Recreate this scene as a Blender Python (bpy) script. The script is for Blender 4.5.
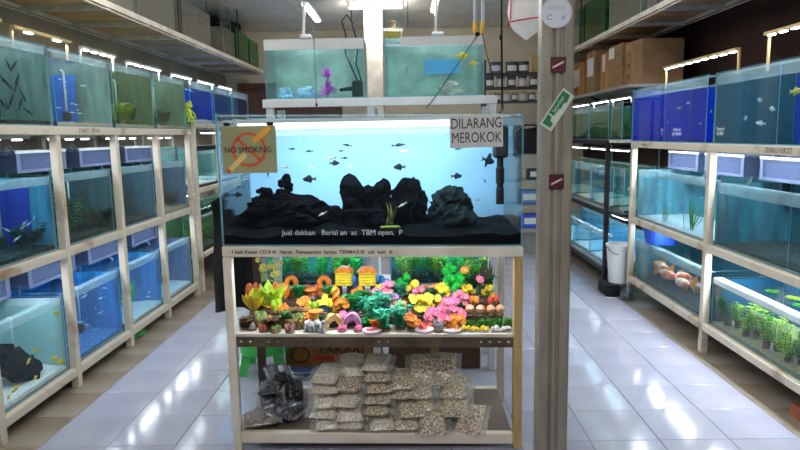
import bpy, math, random
from mathutils import Vector, Matrix, Euler, noise

for _o in list(bpy.data.objects):
    bpy.data.objects.remove(_o, do_unlink=True)
scene = bpy.context.scene
COL = scene.collection
PI = math.pi
rnd = random.Random(11)

# ------------------------------------------------------------------ camera
F_PX, PITCH, YAW, ROLL, CAM_H = 638.9, 0.1399, -0.0150, -0.0187, 1.323
cam_d = bpy.data.cameras.new('camera')
cam = bpy.data.objects.new('camera', cam_d); COL.objects.link(cam)
cam_d.sensor_fit = 'HORIZONTAL'; cam_d.sensor_width = 36.0
cam_d.lens = F_PX / 800 * 36.0
cam_d.clip_start = 0.05; cam_d.clip_end = 100
_cp, _sp, _cy, _sy = math.cos(PITCH), math.sin(PITCH), math.cos(YAW), math.sin(YAW)
_f = Vector((_sy*_cp, _cy*_cp, -_sp)); _r = Vector((_cy, -_sy, 0)); _u = _r.cross(_f)
_r2 = _r*math.cos(ROLL) + _u*math.sin(ROLL); _u2 = -_r*math.sin(ROLL) + _u*math.cos(ROLL)
cam.matrix_world = Matrix(((_r2.x, _u2.x, -_f.x, 0), (_r2.y, _u2.y, -_f.y, 0), (_r2.z, _u2.z, -_f.z, CAM_H), (0, 0, 0, 1)))
scene.camera = cam

# ------------------------------------------------------------------ world, exposure
world = bpy.data.worlds.new('street_daylight'); scene.world = world
world.use_nodes = True
_bg = world.node_tree.nodes['Background']
_bg.inputs[0].default_value = (0.80, 0.90, 1.0, 1); _bg.inputs[1].default_value = 0.24
vs = scene.view_settings
vs.view_transform = 'Standard'; vs.look = 'None'; vs.gamma = 1.0; vs.use_curve_mapping = False
vs.exposure = 0.0
scene.cycles.transparent_max_bounces = 40
scene.cycles.max_bounces = 8
LED_W = 2.3          # watts of one 60 cm tank strip
TUBE_W = 4.5        # watts of one ceiling tube


def area_light(name, parent, loc, rot, sx, sy, power, color=(0.80, 0.90, 1.0)):
    d = bpy.data.lights.new(name, 'AREA'); d.shape = 'RECTANGLE'
    d.size = sx; d.size_y = sy; d.energy = power; d.color = color
    o = bpy.data.objects.new(name, d); COL.objects.link(o)
    o.location = loc; o.rotation_euler = rot
    if parent: o.parent = parent
    return o


# ------------------------------------------------------------------ materials
MATS = {}


def nmat(name):
    m = bpy.data.materials.new(name); m.use_nodes = True
    nt = m.node_tree; nt.nodes.clear()
    out = nt.nodes.new('ShaderNodeOutputMaterial')
    MATS[name] = m
    return m, nt, out


def N(nt, kind, **kw):
    n = nt.nodes.new(kind)
    for k, v in kw.items():
        if k in n.inputs: n.inputs[k].default_value = v
        else: setattr(n, k, v)
    return n


def M(name, col, rough=0.5, metal=0.0, var=0.12, scale=9.0, bump=0.0, bscale=60.0, col2=None, spec=0.5, coat=0.0, stretch=None, trans=0.0):
    """Principled material with procedural mottling (colour noise and fine relief)."""
    if name in MATS: return MATS[name]
    m, nt, out = nmat(name)
    b = N(nt, 'ShaderNodeBsdfPrincipled')
    b.inputs['Roughness'].default_value = rough; b.inputs['Metallic'].default_value = metal
    b.inputs['Specular IOR Level'].default_value = spec
    b.inputs['Coat Weight'].default_value = coat
    tc = N(nt, 'ShaderNodeTexCoord')
    src = tc.outputs['Object']
    if stretch:
        mp = N(nt, 'ShaderNodeMapping'); mp.inputs['Scale'].default_value = stretch
        nt.links.new(src, mp.inputs[0]); src = mp.outputs[0]
    nz = N(nt, 'ShaderNodeTexNoise', Scale=scale, Detail=4.0)
    nt.links.new(src, nz.inputs['Vector'])
    rp = N(nt, 'ShaderNodeValToRGB')
    c2 = col2 or tuple(max(0, c*(1-var)) for c in col)
    c1 = col if col2 else tuple(min(1, c*(1+var)) for c in col)
    rp.color_ramp.elements[0].position = 0.35; rp.color_ramp.elements[1].position = 0.65
    rp.color_ramp.elements[0].color = (*c2, 1); rp.color_ramp.elements[1].color = (*c1, 1)
    nt.links.new(nz.outputs[0], rp.inputs[0]); nt.links.new(rp.outputs[0], b.inputs['Base Color'])
    if bump:
        n2 = N(nt, 'ShaderNodeTexNoise', Scale=bscale, Detail=3.0)
        nt.links.new(src, n2.inputs['Vector'])
        bp = N(nt, 'ShaderNodeBump', Strength=bump, Distance=0.01)
        nt.links.new(n2.outputs[0], bp.inputs['Height']); nt.links.new(bp.outputs[0], b.inputs['Normal'])
    if trans:
        tl = N(nt, 'ShaderNodeBsdfTranslucent'); nt.links.new(rp.outputs[0], tl.inputs[0])
        mx = N(nt, 'ShaderNodeMixShader'); mx.inputs[0].default_value = trans
        nt.links.new(b.outputs[0], mx.inputs[1]); nt.links.new(tl.outputs[0], mx.inputs[2])
        nt.links.new(mx.outputs[0], out.inputs[0])
    else:
        nt.links.new(b.outputs[0], out.inputs[0])
    return m


def gravel_mat(name, cols, scale=90.0, rough=0.6, bump=0.6, coat=0.0, spec=0.4):
    """Pebbles: a voronoi cell picks one of several stone colours, its distance gives the relief."""
    if name in MATS: return MATS[name]
    m, nt, out = nmat(name)
    b = N(nt, 'ShaderNodeBsdfPrincipled'); b.inputs['Roughness'].default_value = rough
    b.inputs['Coat Weight'].default_value = coat; b.inputs['Coat Roughness'].default_value = 0.15; b.inputs['Specular IOR Level'].default_value = spec
    tc = N(nt, 'ShaderNodeTexCoord')
    vo = N(nt, 'ShaderNodeTexVoronoi', Scale=scale)
    nt.links.new(tc.outputs['Object'], vo.inputs['Vector'])
    sp = N(nt, 'ShaderNodeSeparateColor'); nt.links.new(vo.outputs['Color'], sp.inputs[0])
    rp = N(nt, 'ShaderNodeValToRGB'); rp.color_ramp.interpolation = 'CONSTANT'
    els = rp.color_ramp.elements
    els[0].color = (*cols[0], 1); els[1].position = 1/len(cols); els[1].color = (*cols[1], 1)
    for i in range(2, len(cols)):
        e = els.new(i/len(cols)); e.color = (*cols[i], 1)
    nt.links.new(sp.outputs[0], rp.inputs[0]); nt.links.new(rp.outputs[0], b.inputs['Base Color'])
    bp = N(nt, 'ShaderNodeBump', Strength=bump, Distance=0.006); bp.invert = True
    nt.links.new(vo.outputs['Distance'], bp.inputs['Height']); nt.links.new(bp.outputs[0], b.inputs['Normal'])
    nt.links.new(b.outputs[0], out.inputs[0])
    return m


def glass_mat(name, tint=(0.955, 0.982, 0.985), base=0.007, rough=0.02):
    """Thin pane: see-through with reflections that grow towards grazing angles."""
    if name in MATS: return MATS[name]
    m, nt, out = nmat(name)
    tr = N(nt, 'ShaderNodeBsdfTransparent'); tr.inputs[0].default_value = (*tint, 1)
    gl = N(nt, 'ShaderNodeBsdfGlossy', Roughness=rough)
    lw = N(nt, 'ShaderNodeLayerWeight', Blend=0.5)
    pw = N(nt, 'ShaderNodeMath', operation='POWER'); pw.inputs[1].default_value = 5.0
    nt.links.new(lw.outputs['Facing'], pw.inputs[0])
    ma = N(nt, 'ShaderNodeMath', operation='MULTIPLY_ADD'); ma.inputs[1].default_value = 0.85; ma.inputs[2].default_value = base
    nt.links.new(pw.outputs[0], ma.inputs[0])
    mx = N(nt, 'ShaderNodeMixShader')
    nt.links.new(ma.outputs[0], mx.inputs[0]); nt.links.new(tr.outputs[0], mx.inputs[1]); nt.links.new(gl.outputs[0], mx.inputs[2])
    nt.links.new(mx.outputs[0], out.inputs[0])
    return m


def water_mat(name, tint, haze, hcol):
    """Tank water: coloured by what it absorbs, slightly cloudy, rippled and reflective at grazing angles."""
    if name in MATS: return MATS[name]
    m, nt, out = nmat(name)
    tr = N(nt, 'ShaderNodeBsdfTransparent'); tr.inputs[0].default_value = (*tint, 1)
    df = N(nt, 'ShaderNodeBsdfDiffuse'); df.inputs[0].default_value = (*hcol, 1)
    tl = N(nt, 'ShaderNodeBsdfTranslucent'); tl.inputs[0].default_value = (*hcol, 1)
    m0 = N(nt, 'ShaderNodeMixShader'); m0.inputs[0].default_value = 0.6
    nt.links.new(df.outputs[0], m0.inputs[1]); nt.links.new(tl.outputs[0], m0.inputs[2])
    tc = N(nt, 'ShaderNodeTexCoord')
    nz = N(nt, 'ShaderNodeTexNoise', Scale=5.0, Detail=3.0); nt.links.new(tc.outputs['Object'], nz.inputs['Vector'])
    mr = N(nt, 'ShaderNodeMapRange'); mr.inputs['To Min'].default_value = haze*0.6; mr.inputs['To Max'].default_value = haze*1.4
    nt.links.new(nz.outputs[0], mr.inputs['Value'])
    m1 = N(nt, 'ShaderNodeMixShader'); nt.links.new(mr.outputs[0], m1.inputs[0])
    nt.links.new(tr.outputs[0], m1.inputs[1]); nt.links.new(m0.outputs[0], m1.inputs[2])
    n2 = N(nt, 'ShaderNodeTexNoise', Scale=30.0, Detail=2.0); nt.links.new(tc.outputs['Object'], n2.inputs['Vector'])
    bp = N(nt, 'ShaderNodeBump', Strength=0.25, Distance=0.01); nt.links.new(n2.outputs[0], bp.inputs['Height'])
    gl = N(nt, 'ShaderNodeBsdfGlossy', Roughness=0.04); nt.links.new(bp.outputs[0], gl.inputs['Normal'])
    lw = N(nt, 'ShaderNodeLayerWeight', Blend=0.5)
    pw = N(nt, 'ShaderNodeMath', operation='POWER'); pw.inputs[1].default_value = 5.0
    nt.links.new(lw.outputs['Facing'], pw.inputs[0])
    ma = N(nt, 'ShaderNodeMath', operation='MULTIPLY_ADD'); ma.inputs[1].default_value = 0.7; ma.inputs[2].default_value = 0.006
    nt.links.new(pw.outputs[0], ma.inputs[0])
    mx = N(nt, 'ShaderNodeMixShader')
    nt.links.new(ma.outputs[0], mx.inputs[0]); nt.links.new(m1.outputs[0], mx.inputs[1]); nt.links.new(gl.outputs[0], mx.inputs[2])
    nt.links.new(mx.outputs[0], out.inputs[0])
    return m


def milky_mat(name, col, clear=0.35, rough=0.3):
    """Translucent plastic: partly see-through, partly diffusing."""
    if name in MATS: return MATS[name]
    m, nt, out = nmat(name)
    b = N(nt, 'ShaderNodeBsdfPrincipled'); b.inputs['Roughness'].default_value = rough
    tc = N(nt, 'ShaderNodeTexCoord'); nz = N(nt, 'ShaderNodeTexNoise', Scale=12.0)
    nt.links.new(tc.outputs['Object'], nz.inputs['Vector'])
    rp = N(nt, 'ShaderNodeValToRGB'); rp.color_ramp.elements[0].color = (*[c*0.85 for c in col], 1); rp.color_ramp.elements[1].color = (*col, 1)
    nt.links.new(nz.outputs[0], rp.inputs[0]); nt.links.new(rp.outputs[0], b.inputs['Base Color'])
    tl = N(nt, 'ShaderNodeBsdfTranslucent'); nt.links.new(rp.outputs[0], tl.inputs[0])
    a = N(nt, 'ShaderNodeMixShader'); a.inputs[0].default_value = 0.5
    nt.links.new(b.outputs[0], a.inputs[1]); nt.links.new(tl.outputs[0], a.inputs[2])
    tr = N(nt, 'ShaderNodeBsdfTransparent')
    mx = N(nt, 'ShaderNodeMixShader'); mx.inputs[0].default_value = clear
    nt.links.new(a.outputs[0], mx.inputs[1]); nt.links.new(tr.outputs[0], mx.inputs[2])
    nt.links.new(mx.outputs[0], out.inputs[0])
    return m


def emit_mat(name, col, strength):
    if name in MATS: return MATS[name]
    m, nt, out = nmat(name)
    e = N(nt, 'ShaderNodeEmission'); e.inputs[0].default_value = (*col, 1); e.inputs[1].default_value = strength
    nt.links.new(e.outputs[0], out.inputs[0])
    return m


GLASS = glass_mat('clear_glass')
GLASS_G = glass_mat('green_glass', (0.62, 0.86, 0.74), 0.05)
SHEENC = 0.7
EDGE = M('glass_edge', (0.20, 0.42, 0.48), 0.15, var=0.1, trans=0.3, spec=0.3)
FROST = milky_mat('rim_sheen_glass', (0.60, 0.82, 0.88), SHEENC, 0.2)  # pale milky tint imitates the bright sheen of lit rims
LENS = emit_mat('led_lens', (0.90, 0.96, 1.0), 14.0)
WHITE = M('white_paint', (0.66, 0.62, 0.55), 0.45, var=0.08, scale=14, bump=0.05, col2=(0.52, 0.47, 0.40))
CREAM = M('cream_paint', (0.84, 0.77, 0.65), 0.5, col2=(0.70, 0.62, 0.49), scale=7, bump=0.06)
OCHRE = M('ochre_wood', (0.55, 0.38, 0.16), 0.5, col2=(0.43, 0.29, 0.12), scale=6, stretch=(8, 8, 1))
PLY = M('plywood', (0.60, 0.36, 0.17), 0.6, col2=(0.36, 0.21, 0.09), scale=4, stretch=(1, 6, 1))
PLYG = M('grey_plywood', (0.30, 0.26, 0.24), 0.6, col2=(0.22, 0.19, 0.18), scale=4)
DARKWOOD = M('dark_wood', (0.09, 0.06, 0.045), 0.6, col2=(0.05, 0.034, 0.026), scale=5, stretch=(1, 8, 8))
BROWNBOARD = M('brown_board', (0.13, 0.095, 0.075), 0.55, col2=(0.09, 0.065, 0.05), scale=4)
BLACK = M('black_plastic', (0.010, 0.010, 0.012), 0.5, var=0.3, spec=0.2)
BLACKMET = M('black_metal', (0.015, 0.014, 0.016), 0.45, var=0.3)
STEELG = M('grey_steel', (0.31, 0.28, 0.225), 0.45, col2=(0.23, 0.205, 0.16), scale=5, stretch=(4, 4, 1), bump=0.05)
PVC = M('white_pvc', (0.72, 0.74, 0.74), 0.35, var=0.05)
CARD = M('cardboard', (0.27, 0.15, 0.065), 0.75, col2=(0.20, 0.11, 0.045), scale=6)
CARDO = M('orange_cardboard', (0.38, 0.17, 0.04), 0.7, col2=(0.28, 0.12, 0.03), scale=6)
INK = M('black_ink', (0.010, 0.010, 0.012), 0.6, var=0.2)
PAPER = M('white_paper', (0.62, 0.61, 0.58), 0.8, var=0.05)
MILKY = milky_mat('milky_plastic', (0.26, 0.36, 0.56), 0.62)
BAGFILM = milky_mat('bag_film', (0.8, 0.8, 0.78), 0.72, 0.15)
WOOL = M('purple_filter_wool', (0.06, 0.055, 0.17), 0.95, var=0.2, scale=30, bump=0.5)


# ------------------------------------------------------------------ mesh builder
class MB:
    def __init__(s): s.v = []; s.f = []; s.m = []

    def add(s, vs, fs, m=0):
        n = len(s.v); s.v.extend([tuple(p) for p in vs]); s.f.extend([tuple(i+n for i in f) for f in fs])
        s.m.extend([m]*len(fs) if isinstance(m, int) else m)
        return s

    def box(s, x0, x1, y0, y1, z0, z1, m=0):
        return s.add([(x0,y0,z0),(x1,y0,z0),(x1,y1,z0),(x0,y1,z0),(x0,y0,z1),(x1,y0,z1),(x1,y1,z1),(x0,y1,z1)],
                     [(0,3,2,1),(4,5,6,7),(0,1,5,4),(1,2,6,5),(2,3,7,6),(3,0,4,7)], m)

    def bevel_box(s, x0, x1, y0, y1, z0, z1, b=0.004, m=0):
        """Box with its four upright and top edges chamfered."""
        def ring(ix, z): return [(x0+ix+b,y0+ix,z),(x1-ix-b,y0+ix,z),(x1-ix,y0+ix+b,z),(x1-ix,y1-ix-b,z),(x1-ix-b,y1-ix,z),(x0+ix+b,y1-ix,z),(x0+ix,y1-ix-b,z),(x0+ix,y0+ix+b,z)]
        vs = ring(b, z0)+ring(0, z0+b)+ring(0, z1-b)+ring(b, z1)
        fs = [tuple(range(7, -1, -1)), tuple(range(24, 32))]
        for k in range(3):
            for i in range(8):
                j = (i+1) % 8; fs.append((k*8+i, k*8+j, k*8+8+j, k*8+8+i))
        return s.add(vs, fs, m)

    def bar(s, p, q, w, h, m=0):
        p = Vector(p); q = Vector(q); d = (q-p).normalized()
        up = Vector((0,0,1)) if abs(d.z) < 0.95 else Vector((0,1,0))
        a = d.cross(up).normalized()*w/2; b = a.cross(d).normalized()*h/2
        vs = [p-a-b, p+a-b, p+a+b, p-a+b, q-a-b, q+a-b, q+a+b, q-a+b]
        return s.add(vs, [(0,1,2,3),(7,6,5,4),(0,4,5,1),(1,5,6,2),(2,6,7,3),(3,7,4,0)], m)

    def tube(s, pts, r, n=8, m=0):
        pts = [Vector(p) for p in pts]; R = r if isinstance(r, (list, tuple)) else [r]*len(pts)
        vs = []; prev = None
        for i, p in enumerate(pts):
            d = (pts[min(i+1, len(pts)-1)]-pts[max(i-1, 0)])
            d = d.normalized() if d.length > 1e-9 else Vector((0,0,1))
            if prev is None:
                a = d.cross(Vector((0,0,1)) if abs(d.z) < 0.9 else Vector((1,0,0))).normalized()
            else:
                a = (prev-d*prev.dot(d)); a = a.normalized() if a.length > 1e-6 else d.orthogonal().normalized()
            prev = a; b = d.cross(a)
            for k in range(n):
                t = 2*PI*k/n; vs.append(p+(a*math.cos(t)+b*math.sin(t))*R[i])
        fs = [tuple(range(n-1, -1, -1)), tuple(range((len(pts)-1)*n, len(pts)*n))]
        for i in range(len(pts)-1):
            for k in range(n):
                j = (k+1) % n; fs.append((i*n+k, i*n+j, i*n+n+j, i*n+n+k))
        return s.add(vs, fs, m)

    def lathe(s, prof, n=16, c=(0,0,0), m=0):
        vs = []; L = len(prof)
        for r, z in prof:
            for k in range(n):
                t = 2*PI*k/n; vs.append((c[0]+r*math.cos(t), c[1]+r*math.sin(t), c[2]+z))
        fs = [tuple(range(n-1, -1, -1)), tuple(range((L-1)*n, L*n))]
        for i in range(L-1):
            for k in range(n):
                j = (k+1) % n; fs.append((i*n+k, i*n+j, i*n+n+j, i*n+n+k))
        return s.add(vs, fs, m)

    def blob(s, c, rx, ry, rz, nu=12, nv=8, amp=0.0, fr=3.0, seed=0.0, flat=None, m=0):
        vs = []; c = Vector(c)
        for j in range(nv+1):
            ph = -PI/2+PI*j/nv
            for i in range(nu):
                t = 2*PI*i/nu
                d = Vector((math.cos(ph)*math.cos(t), math.cos(ph)*math.sin(t), math.sin(ph)))
                sv = Vector((seed, seed*1.7, -seed)); k = 1.0+(amp*noise.noise(d*fr+sv)+(amp*.35*noise.noise(d*fr*3.1+sv) if nu > 15 else 0) if amp else 0)
                p = Vector((d.x*rx*k, d.y*ry*k, d.z*rz*k))
                if flat is not None: p.z = max(p.z, flat)
                vs.append(c+p)
        fs = []
        for j in range(nv):
            for i in range(nu):
                i2 = (i+1) % nu; fs.append((j*nu+i, j*nu+i2, (j+1)*nu+i2, (j+1)*nu+i))
        return s.add(vs, fs, m)

    def prism(s, poly, a0, a1, plane='xz', m=0):
        """Polygon extruded along the axis that its plane leaves out."""
        def P(u, w, a): return (u, a, w) if plane == 'xz' else ((u, w, a) if plane == 'xy' else (a, u, w))
        n = len(poly)
        vs = [P(u, w, a0) for u, w in poly]+[P(u, w, a1) for u, w in poly]
        fs = [tuple(range(n)), tuple(range(2*n-1, n-1, -1))]
        for i in range(n):
            j = (i+1) % n; fs.append((i, i+n, j+n, j))
        return s.add(vs, fs, m)

    def leaf(s, base, dirv, L, w, curl=0.25, m=0, n=4, side=None):
        """One bent, pointed, slightly folded leaf."""
        base = Vector(base); d = Vector(dirv).normalized()
        sd = side or d.cross(Vector((0,0,1)))
        sd = Vector(sd); sd = sd.normalized() if sd.length > 1e-5 else Vector((1,0,0))
        up = sd.cross(d).normalized()
        vs = []
        for i in range(n+1):
            t = i/n; ww = w*0.5*math.sin(PI*min(0.97, 0.12+0.86*t))
            p = base+d*L*t-Vector((0,0,1))*curl*L*t*t
            vs += [p-sd*ww+up*ww*0.25, p, p+sd*ww+up*ww*0.25]
        fs = []
        for i in range(n):
            a = i*3; fs += [(a, a+1, a+4, a+3), (a+1, a+2, a+5, a+4)]
        return s.add(vs, fs, m)

    def build(s, name, mats, parent=None, loc=(0,0,0), rot=(0,0,0), smooth=False, shear=None):
        me = bpy.data.meshes.new(name)
        vs = s.v if shear is None else [(x, y, z-0.016*(x+shear+0.15)) for x, y, z in s.v]
        me.from_pydata(vs, [], s.f)
        if not isinstance(mats, (list, tuple)): mats = [mats]
        for mt in mats: me.materials.append(mt)
        if len(mats) > 1: me.polygons.foreach_set('material_index', s.m)
        if smooth: me.polygons.foreach_set('use_smooth', [True]*len(me.polygons))
        me.update()
        return obj(name, me, parent, loc, rot)


def obj(name, me, parent=None, loc=(0,0,0), rot=(0,0,0)):
    o = bpy.data.objects.new(name, me); COL.objects.link(o)
    o.location = loc; o.rotation_euler = rot
    if parent: o.parent = parent
    return o


LABELS = set()


def tag(o, label, cat, group=None):
    o['label'] = label; o['category'] = cat
    if group: o['group'] = group
    LABELS.add(label)
    return o


def thing(name, label, cat, loc=(0,0,0), rotz=0.0, group=None):
    o = bpy.data.objects.new(name, None); COL.objects.link(o)
    o.empty_display_size = 0.05
    o.location = loc; o.rotation_euler = (0, 0, rotz)
    return tag(o, label, cat, group)


def structure(o):
    o['kind'] = 'structure'; return o


def clone(o, parent=None, loc=None, rot=None):
    c = o.copy(); COL.objects.link(c); c.parent = parent
    if loc is not None: c.location = loc
    if rot is not None: c.rotation_euler = rot
    for ch in o.children: clone(ch, c)
    return c


ORD = ['first', 'second', 'third', 'fourth', 'fifth', 'sixth', 'seventh', 'eighth', 'ninth', 'tenth', 'eleventh', 'twelfth', 'thirteenth', 'fourteenth',
       'fifteenth', 'sixteenth', 'seventeenth', 'eighteenth', 'nineteenth', 'twentieth', 'twenty-first', 'twenty-second', 'twenty-third', 'twenty-fourth', 'twenty-fifth', 'twenty-sixth', 'twenty-seventh', 'twenty-eighth', 'twenty-ninth', 'thirtieth', 'thirty-first', 'thirty-second', 'thirty-third', 'thirty-fourth', 'thirty-fifth', 'thirty-sixth', 'thirty-seventh', 'thirty-eighth', 'thirty-ninth', 'fortieth', 'forty-first', 'forty-second', 'forty-third', 'forty-fourth', 'forty-fifth', 'forty-sixth', 'forty-seventh', 'forty-eighth', 'forty-ninth', 'fiftieth', 'fifty-first', 'fifty-second', 'fifty-third', 'fifty-fourth', 'fifty-fifth']
TEXTS = {}


def lettering(body, size, mat, parent, loc, rot, name='lettering', thick=0.0, align='CENTER', sx=1.0):
    """Flat printed words as thin mesh letters."""
    cu = bpy.data.curves.new('t', 'FONT'); cu.body = body; cu.size = size
    cu.align_x = align; cu.align_y = 'CENTER'; cu.extrude = 0.0004; cu.offset = thick; cu.space_line = 0.95
    cu.resolution_u = 3
    t = bpy.data.objects.new('t', cu); COL.objects.link(t)
    dg = bpy.context.evaluated_depsgraph_get()
    me = bpy.data.meshes.new_from_object(t.evaluated_get(dg))
    bpy.data.objects.remove(t); bpy.data.curves.remove(cu)
    me.name = name; me.materials.clear(); me.materials.append(mat)
    if sx != 1.0:
        for v in me.vertices: v.co.x *= sx
    return obj(name, me, parent, loc, rot)


# ------------------------------------------------------------------ room shell
XL, XR, YB, ZC = -2.36, 2.33, 8.45, 2.68
Y0 = -1.8
TILE = M('floor_tile', (0.36, 0.36, 0.435), 0.13, var=0.06, scale=3.0, bump=0.015, bscale=12)
TILE2 = M('brown_floor_tile', (0.34, 0.30, 0.25), 0.30, col2=(0.22, 0.17, 0.115), scale=2.5, bump=0.02, bscale=12)
GROUT = M('grout', (0.26, 0.24, 0.23), 0.8)
fl = MB(); fl.box(XL-0.1, XR+0.1, Y0, YB+0.1, -0.08, -0.004)
floor = structure(fl.build('floor', GROUT))
TS, TX0, TY0 = 0.30, -1.636, 2.6145
tb = MB(); tb.bevel_box(-TS/2+0.0012, TS/2-0.0012, -TS/2+0.0012, TS/2-0.0012, -0.008, 0.0, 0.0016)
tile0 = tb.build('floor_tile', TILE, floor)
tile_d = None
first = True
cnt = 0
far = MB()
for j in range(-15, 20):
    for i in range(-3, 14):
        cx, cy = TX0+(i+0.5)*TS, TY0+(j+0.5)*TS
        if cx < XL-0.05 or cx > XR+0.05 or cy > YB or cy < Y0: continue
        browner = cx < -1.64 or cx > 1.60  # tiles under and beside the racks are browner and darker
        near = -1 <= j <= 17 and -2.2 < cx < 2.1 and cnt < 296
        if near:
            cnt += 1
            if not browner:
                if first: tile0.location = (cx, cy, 0); first = False
                else:
                    t = tile0.copy(); COL.objects.link(t); t.location = (cx, cy, 0)
            else:
                if tile_d is None:
                    me = tile0.data.copy(); me.materials.clear(); me.materials.append(TILE2)
                    tile_d = obj('floor_tile', me, floor); tile_d.location = (cx, cy, 0)
                else:
                    t = tile_d.copy(); COL.objects.link(t); t.location = (cx, cy, 0)
        else:
            far.box(cx-TS/2+.0012, cx+TS/2-.0012, cy-TS/2+.0012, cy+TS/2-.0012, -0.008, 0, 1 if browner else 0)
fo = far.build('outer_tiles', [TILE, TILE2], floor); fo['kind'] = 'stuff'

WALL_L = M('left_wall_paint', (0.34, 0.27, 0.19), 0.8, var=0.12, scale=2, bump=0.05)
WALL_R = M('right_wall_paint', (0.036, 0.019, 0.015), 0.8, var=0.3, scale=2, spec=0.1)
WALL_B = M('back_wall_paint', (0.60, 0.53, 0.40), 0.8, var=0.1, scale=2)
CEIL = M('ceiling_board', (0.82, 0.78, 0.70), 0.8, var=0.06, scale=3)
structure(MB().box(XL-0.1, XL, Y0, YB+0.1, 0, ZC).build('wall_left', WALL_L))
structure(MB().box(XR, XR+0.1, Y0, YB+0.1, 0, ZC).build('wall_right', WALL_R))
structure(MB().box(XL, XR, YB, YB+0.1, 0, ZC).build('wall_back', WALL_B))
ceil = structure(MB().box(XL-0.1, XR+0.1, Y0, YB+0.1, ZC+0.012, ZC+0.1).build('ceiling', M('ceiling_gap', (0.2, 0.18, 0.16), 0.9)))
pb = MB(); pb.bevel_box(-0.60+0.004, 0.60-0.004, -0.30+0.003, 0.30-0.003, -0.012, 0.011, 0.003)
pan = None
for j in range(18):
    for i in range(4):
        px_, py_ = -1.78+i*1.2, Y0+0.3+j*0.6
        if py_ > YB: continue
        if pan is None: pan = pb.build('ceiling_panel', CEIL, ceil, (px_, py_, ZC))
        else:
            t = pan.copy(); COL.objects.link(t); t.location = (px_, py_, ZC)
# dark wooden back door, left of the pillar
DOORM = M('reddish_door_wood', (0.10, 0.035, 0.022), 0.5, col2=(0.06, 0.022, 0.015), scale=5, stretch=(10, 1, 1))
dr = structure(MB().box(-2.2, -0.85, YB-0.05, YB, 0, 2.02).build('door_1', DOORM))
for k in range(3):
    x = -2.12+k*0.43
    MB().bevel_box(x, x+0.37, YB-0.075, YB-0.045, 1.05, 1.94, 0.012).build('door_panel', DOORM, dr)
    MB().bevel_box(x, x+0.37, YB-0.075, YB-0.045, 0.12, 0.95, 0.012).build('door_panel', DOORM, dr)
# concrete pillar at the back
pil = MB(); pil.bevel_box(-0.45, -0.25, 6.95, 7.15, 0, ZC-0.012, 0.008)
structure(tag(pil.build('pillar', M('plaster', (0.40, 0.37, 0.32), 0.8, var=0.15, scale=12, bump=0.15, bscale=30)), 'rough plastered square pillar between the two rear tanks', 'pillar'))


# ------------------------------------------------------------------ tanks and their fittings
def tank(label, loc, rotz, L, D, H, back=None, water=None, level=0.86, gravel=None, gh=0.03, edge=EDGE, glass=GLASS, brace=True, divider=None,
         shear=None, backside=None, name='fish_tank', cat='fish tank', gravel_mats=None, group=None):
    """Glass tank: bottom, four panes, rim braces, optional backdrop, water, gravel bed and dividers. Front faces local -y."""
    t = thing(name, label, cat, loc, rotz, group)
    g = 0.006

    def pane(nm, x0, x1, y0, y1, z0, z1):
        b = MB(); b.box(x0, x1, y0, y1, z0, z1)
        dims = (x1-x0, y1-y0, z1-z0); thin = dims.index(min(dims))
        big = {0: (3, 5), 1: (2, 4), 2: (0, 1)}[thin]
        b.m = [0 if i in big else 1 for i in range(6)]
        return b.build(nm, [glass, edge], t, shear=shear)
    pane('bottom_pane', -L/2, L/2, -D/2, D/2, 0, g)
    pane('front_pane', -L/2, L/2, -D/2, -D/2+g, g, H)
    pane('back_pane', -L/2, L/2, D/2-g, D/2, g, H)
    pane('side_pane', -L/2, -L/2+g, -D/2+g, D/2-g, g, H)
    pane('side_pane', L/2-g, L/2, -D/2+g, D/2-g, g, H)
    if brace:
        for sy in (-1, 1):
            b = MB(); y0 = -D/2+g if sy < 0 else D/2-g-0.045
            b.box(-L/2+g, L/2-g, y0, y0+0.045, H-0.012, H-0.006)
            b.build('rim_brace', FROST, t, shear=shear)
        if water and shear is None: MB().box(-L/2+g, L/2-g, -D/2+g+.0002, -D/2+g+.003, H*level+.002, H-.013).build('rim_sheen', FROST, t)  # added film stands in for reflections on the glass above the water
    for q in (divider or []):
        pane('divider_pane', q-0.003, q+0.003, -D/2+g+0.001, D/2-g-0.001, g, H*0.93)
    if back:
        MB().box(-L/2+0.001, L/2-0.001, D/2+0.001, D/2+0.005, 0.0, H-0.01).build('backdrop', back, t, shear=shear)
    for (sx, mt) in (backside or []):
        x = sx*(L/2+0.003); MB().box(x-0.002, x+0.002, -D/2, D/2, 0, H-0.01).build('side_backdrop', mt, t, shear=shear)
    if gravel:
        nx, ny = max(8, int(L/0.03)), 8
        b = MB(); vs = []; x0, y0 = -L/2+g+.001, -D/2+g+.001; w, d = L-2*g-.002, D-2*g-.002
        sd = loc[0]*3+loc[1]*7+loc[2]*5
        for j in range(ny+1):
            for i in range(nx+1):
                zz = gh*(0.75+0.4*j/ny)+gh*0.35*noise.noise(Vector((i*0.35+sd, j*0.5, sd)))
                vs.append((x0+w*i/nx, y0+d*j/ny, g+max(0.004, zz)))
        n0 = len(vs)
        fs = [(j*(nx+1)+i, j*(nx+1)+i+1, (j+1)*(nx+1)+i+1, (j+1)*(nx+1)+i) for j in range(ny) for i in range(nx)]
        fr = list(range(nx+1)); vs += [(vs[i][0], vs[i][1], g+0.0005) for i in fr]
        fs += [(n0+i, n0+i+1, i+1, i) for i in range(nx)]
        b.add(vs, fs); b.build('gravel_bed', gravel, t, smooth=False, shear=shear)
    if water:
        MB().box(-L/2+g+.002, L/2-g-.002, -D/2+g+.002, D/2-g-.002, g+0.001, H*level).build('water', water, t, shear=shear)
    return t


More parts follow.
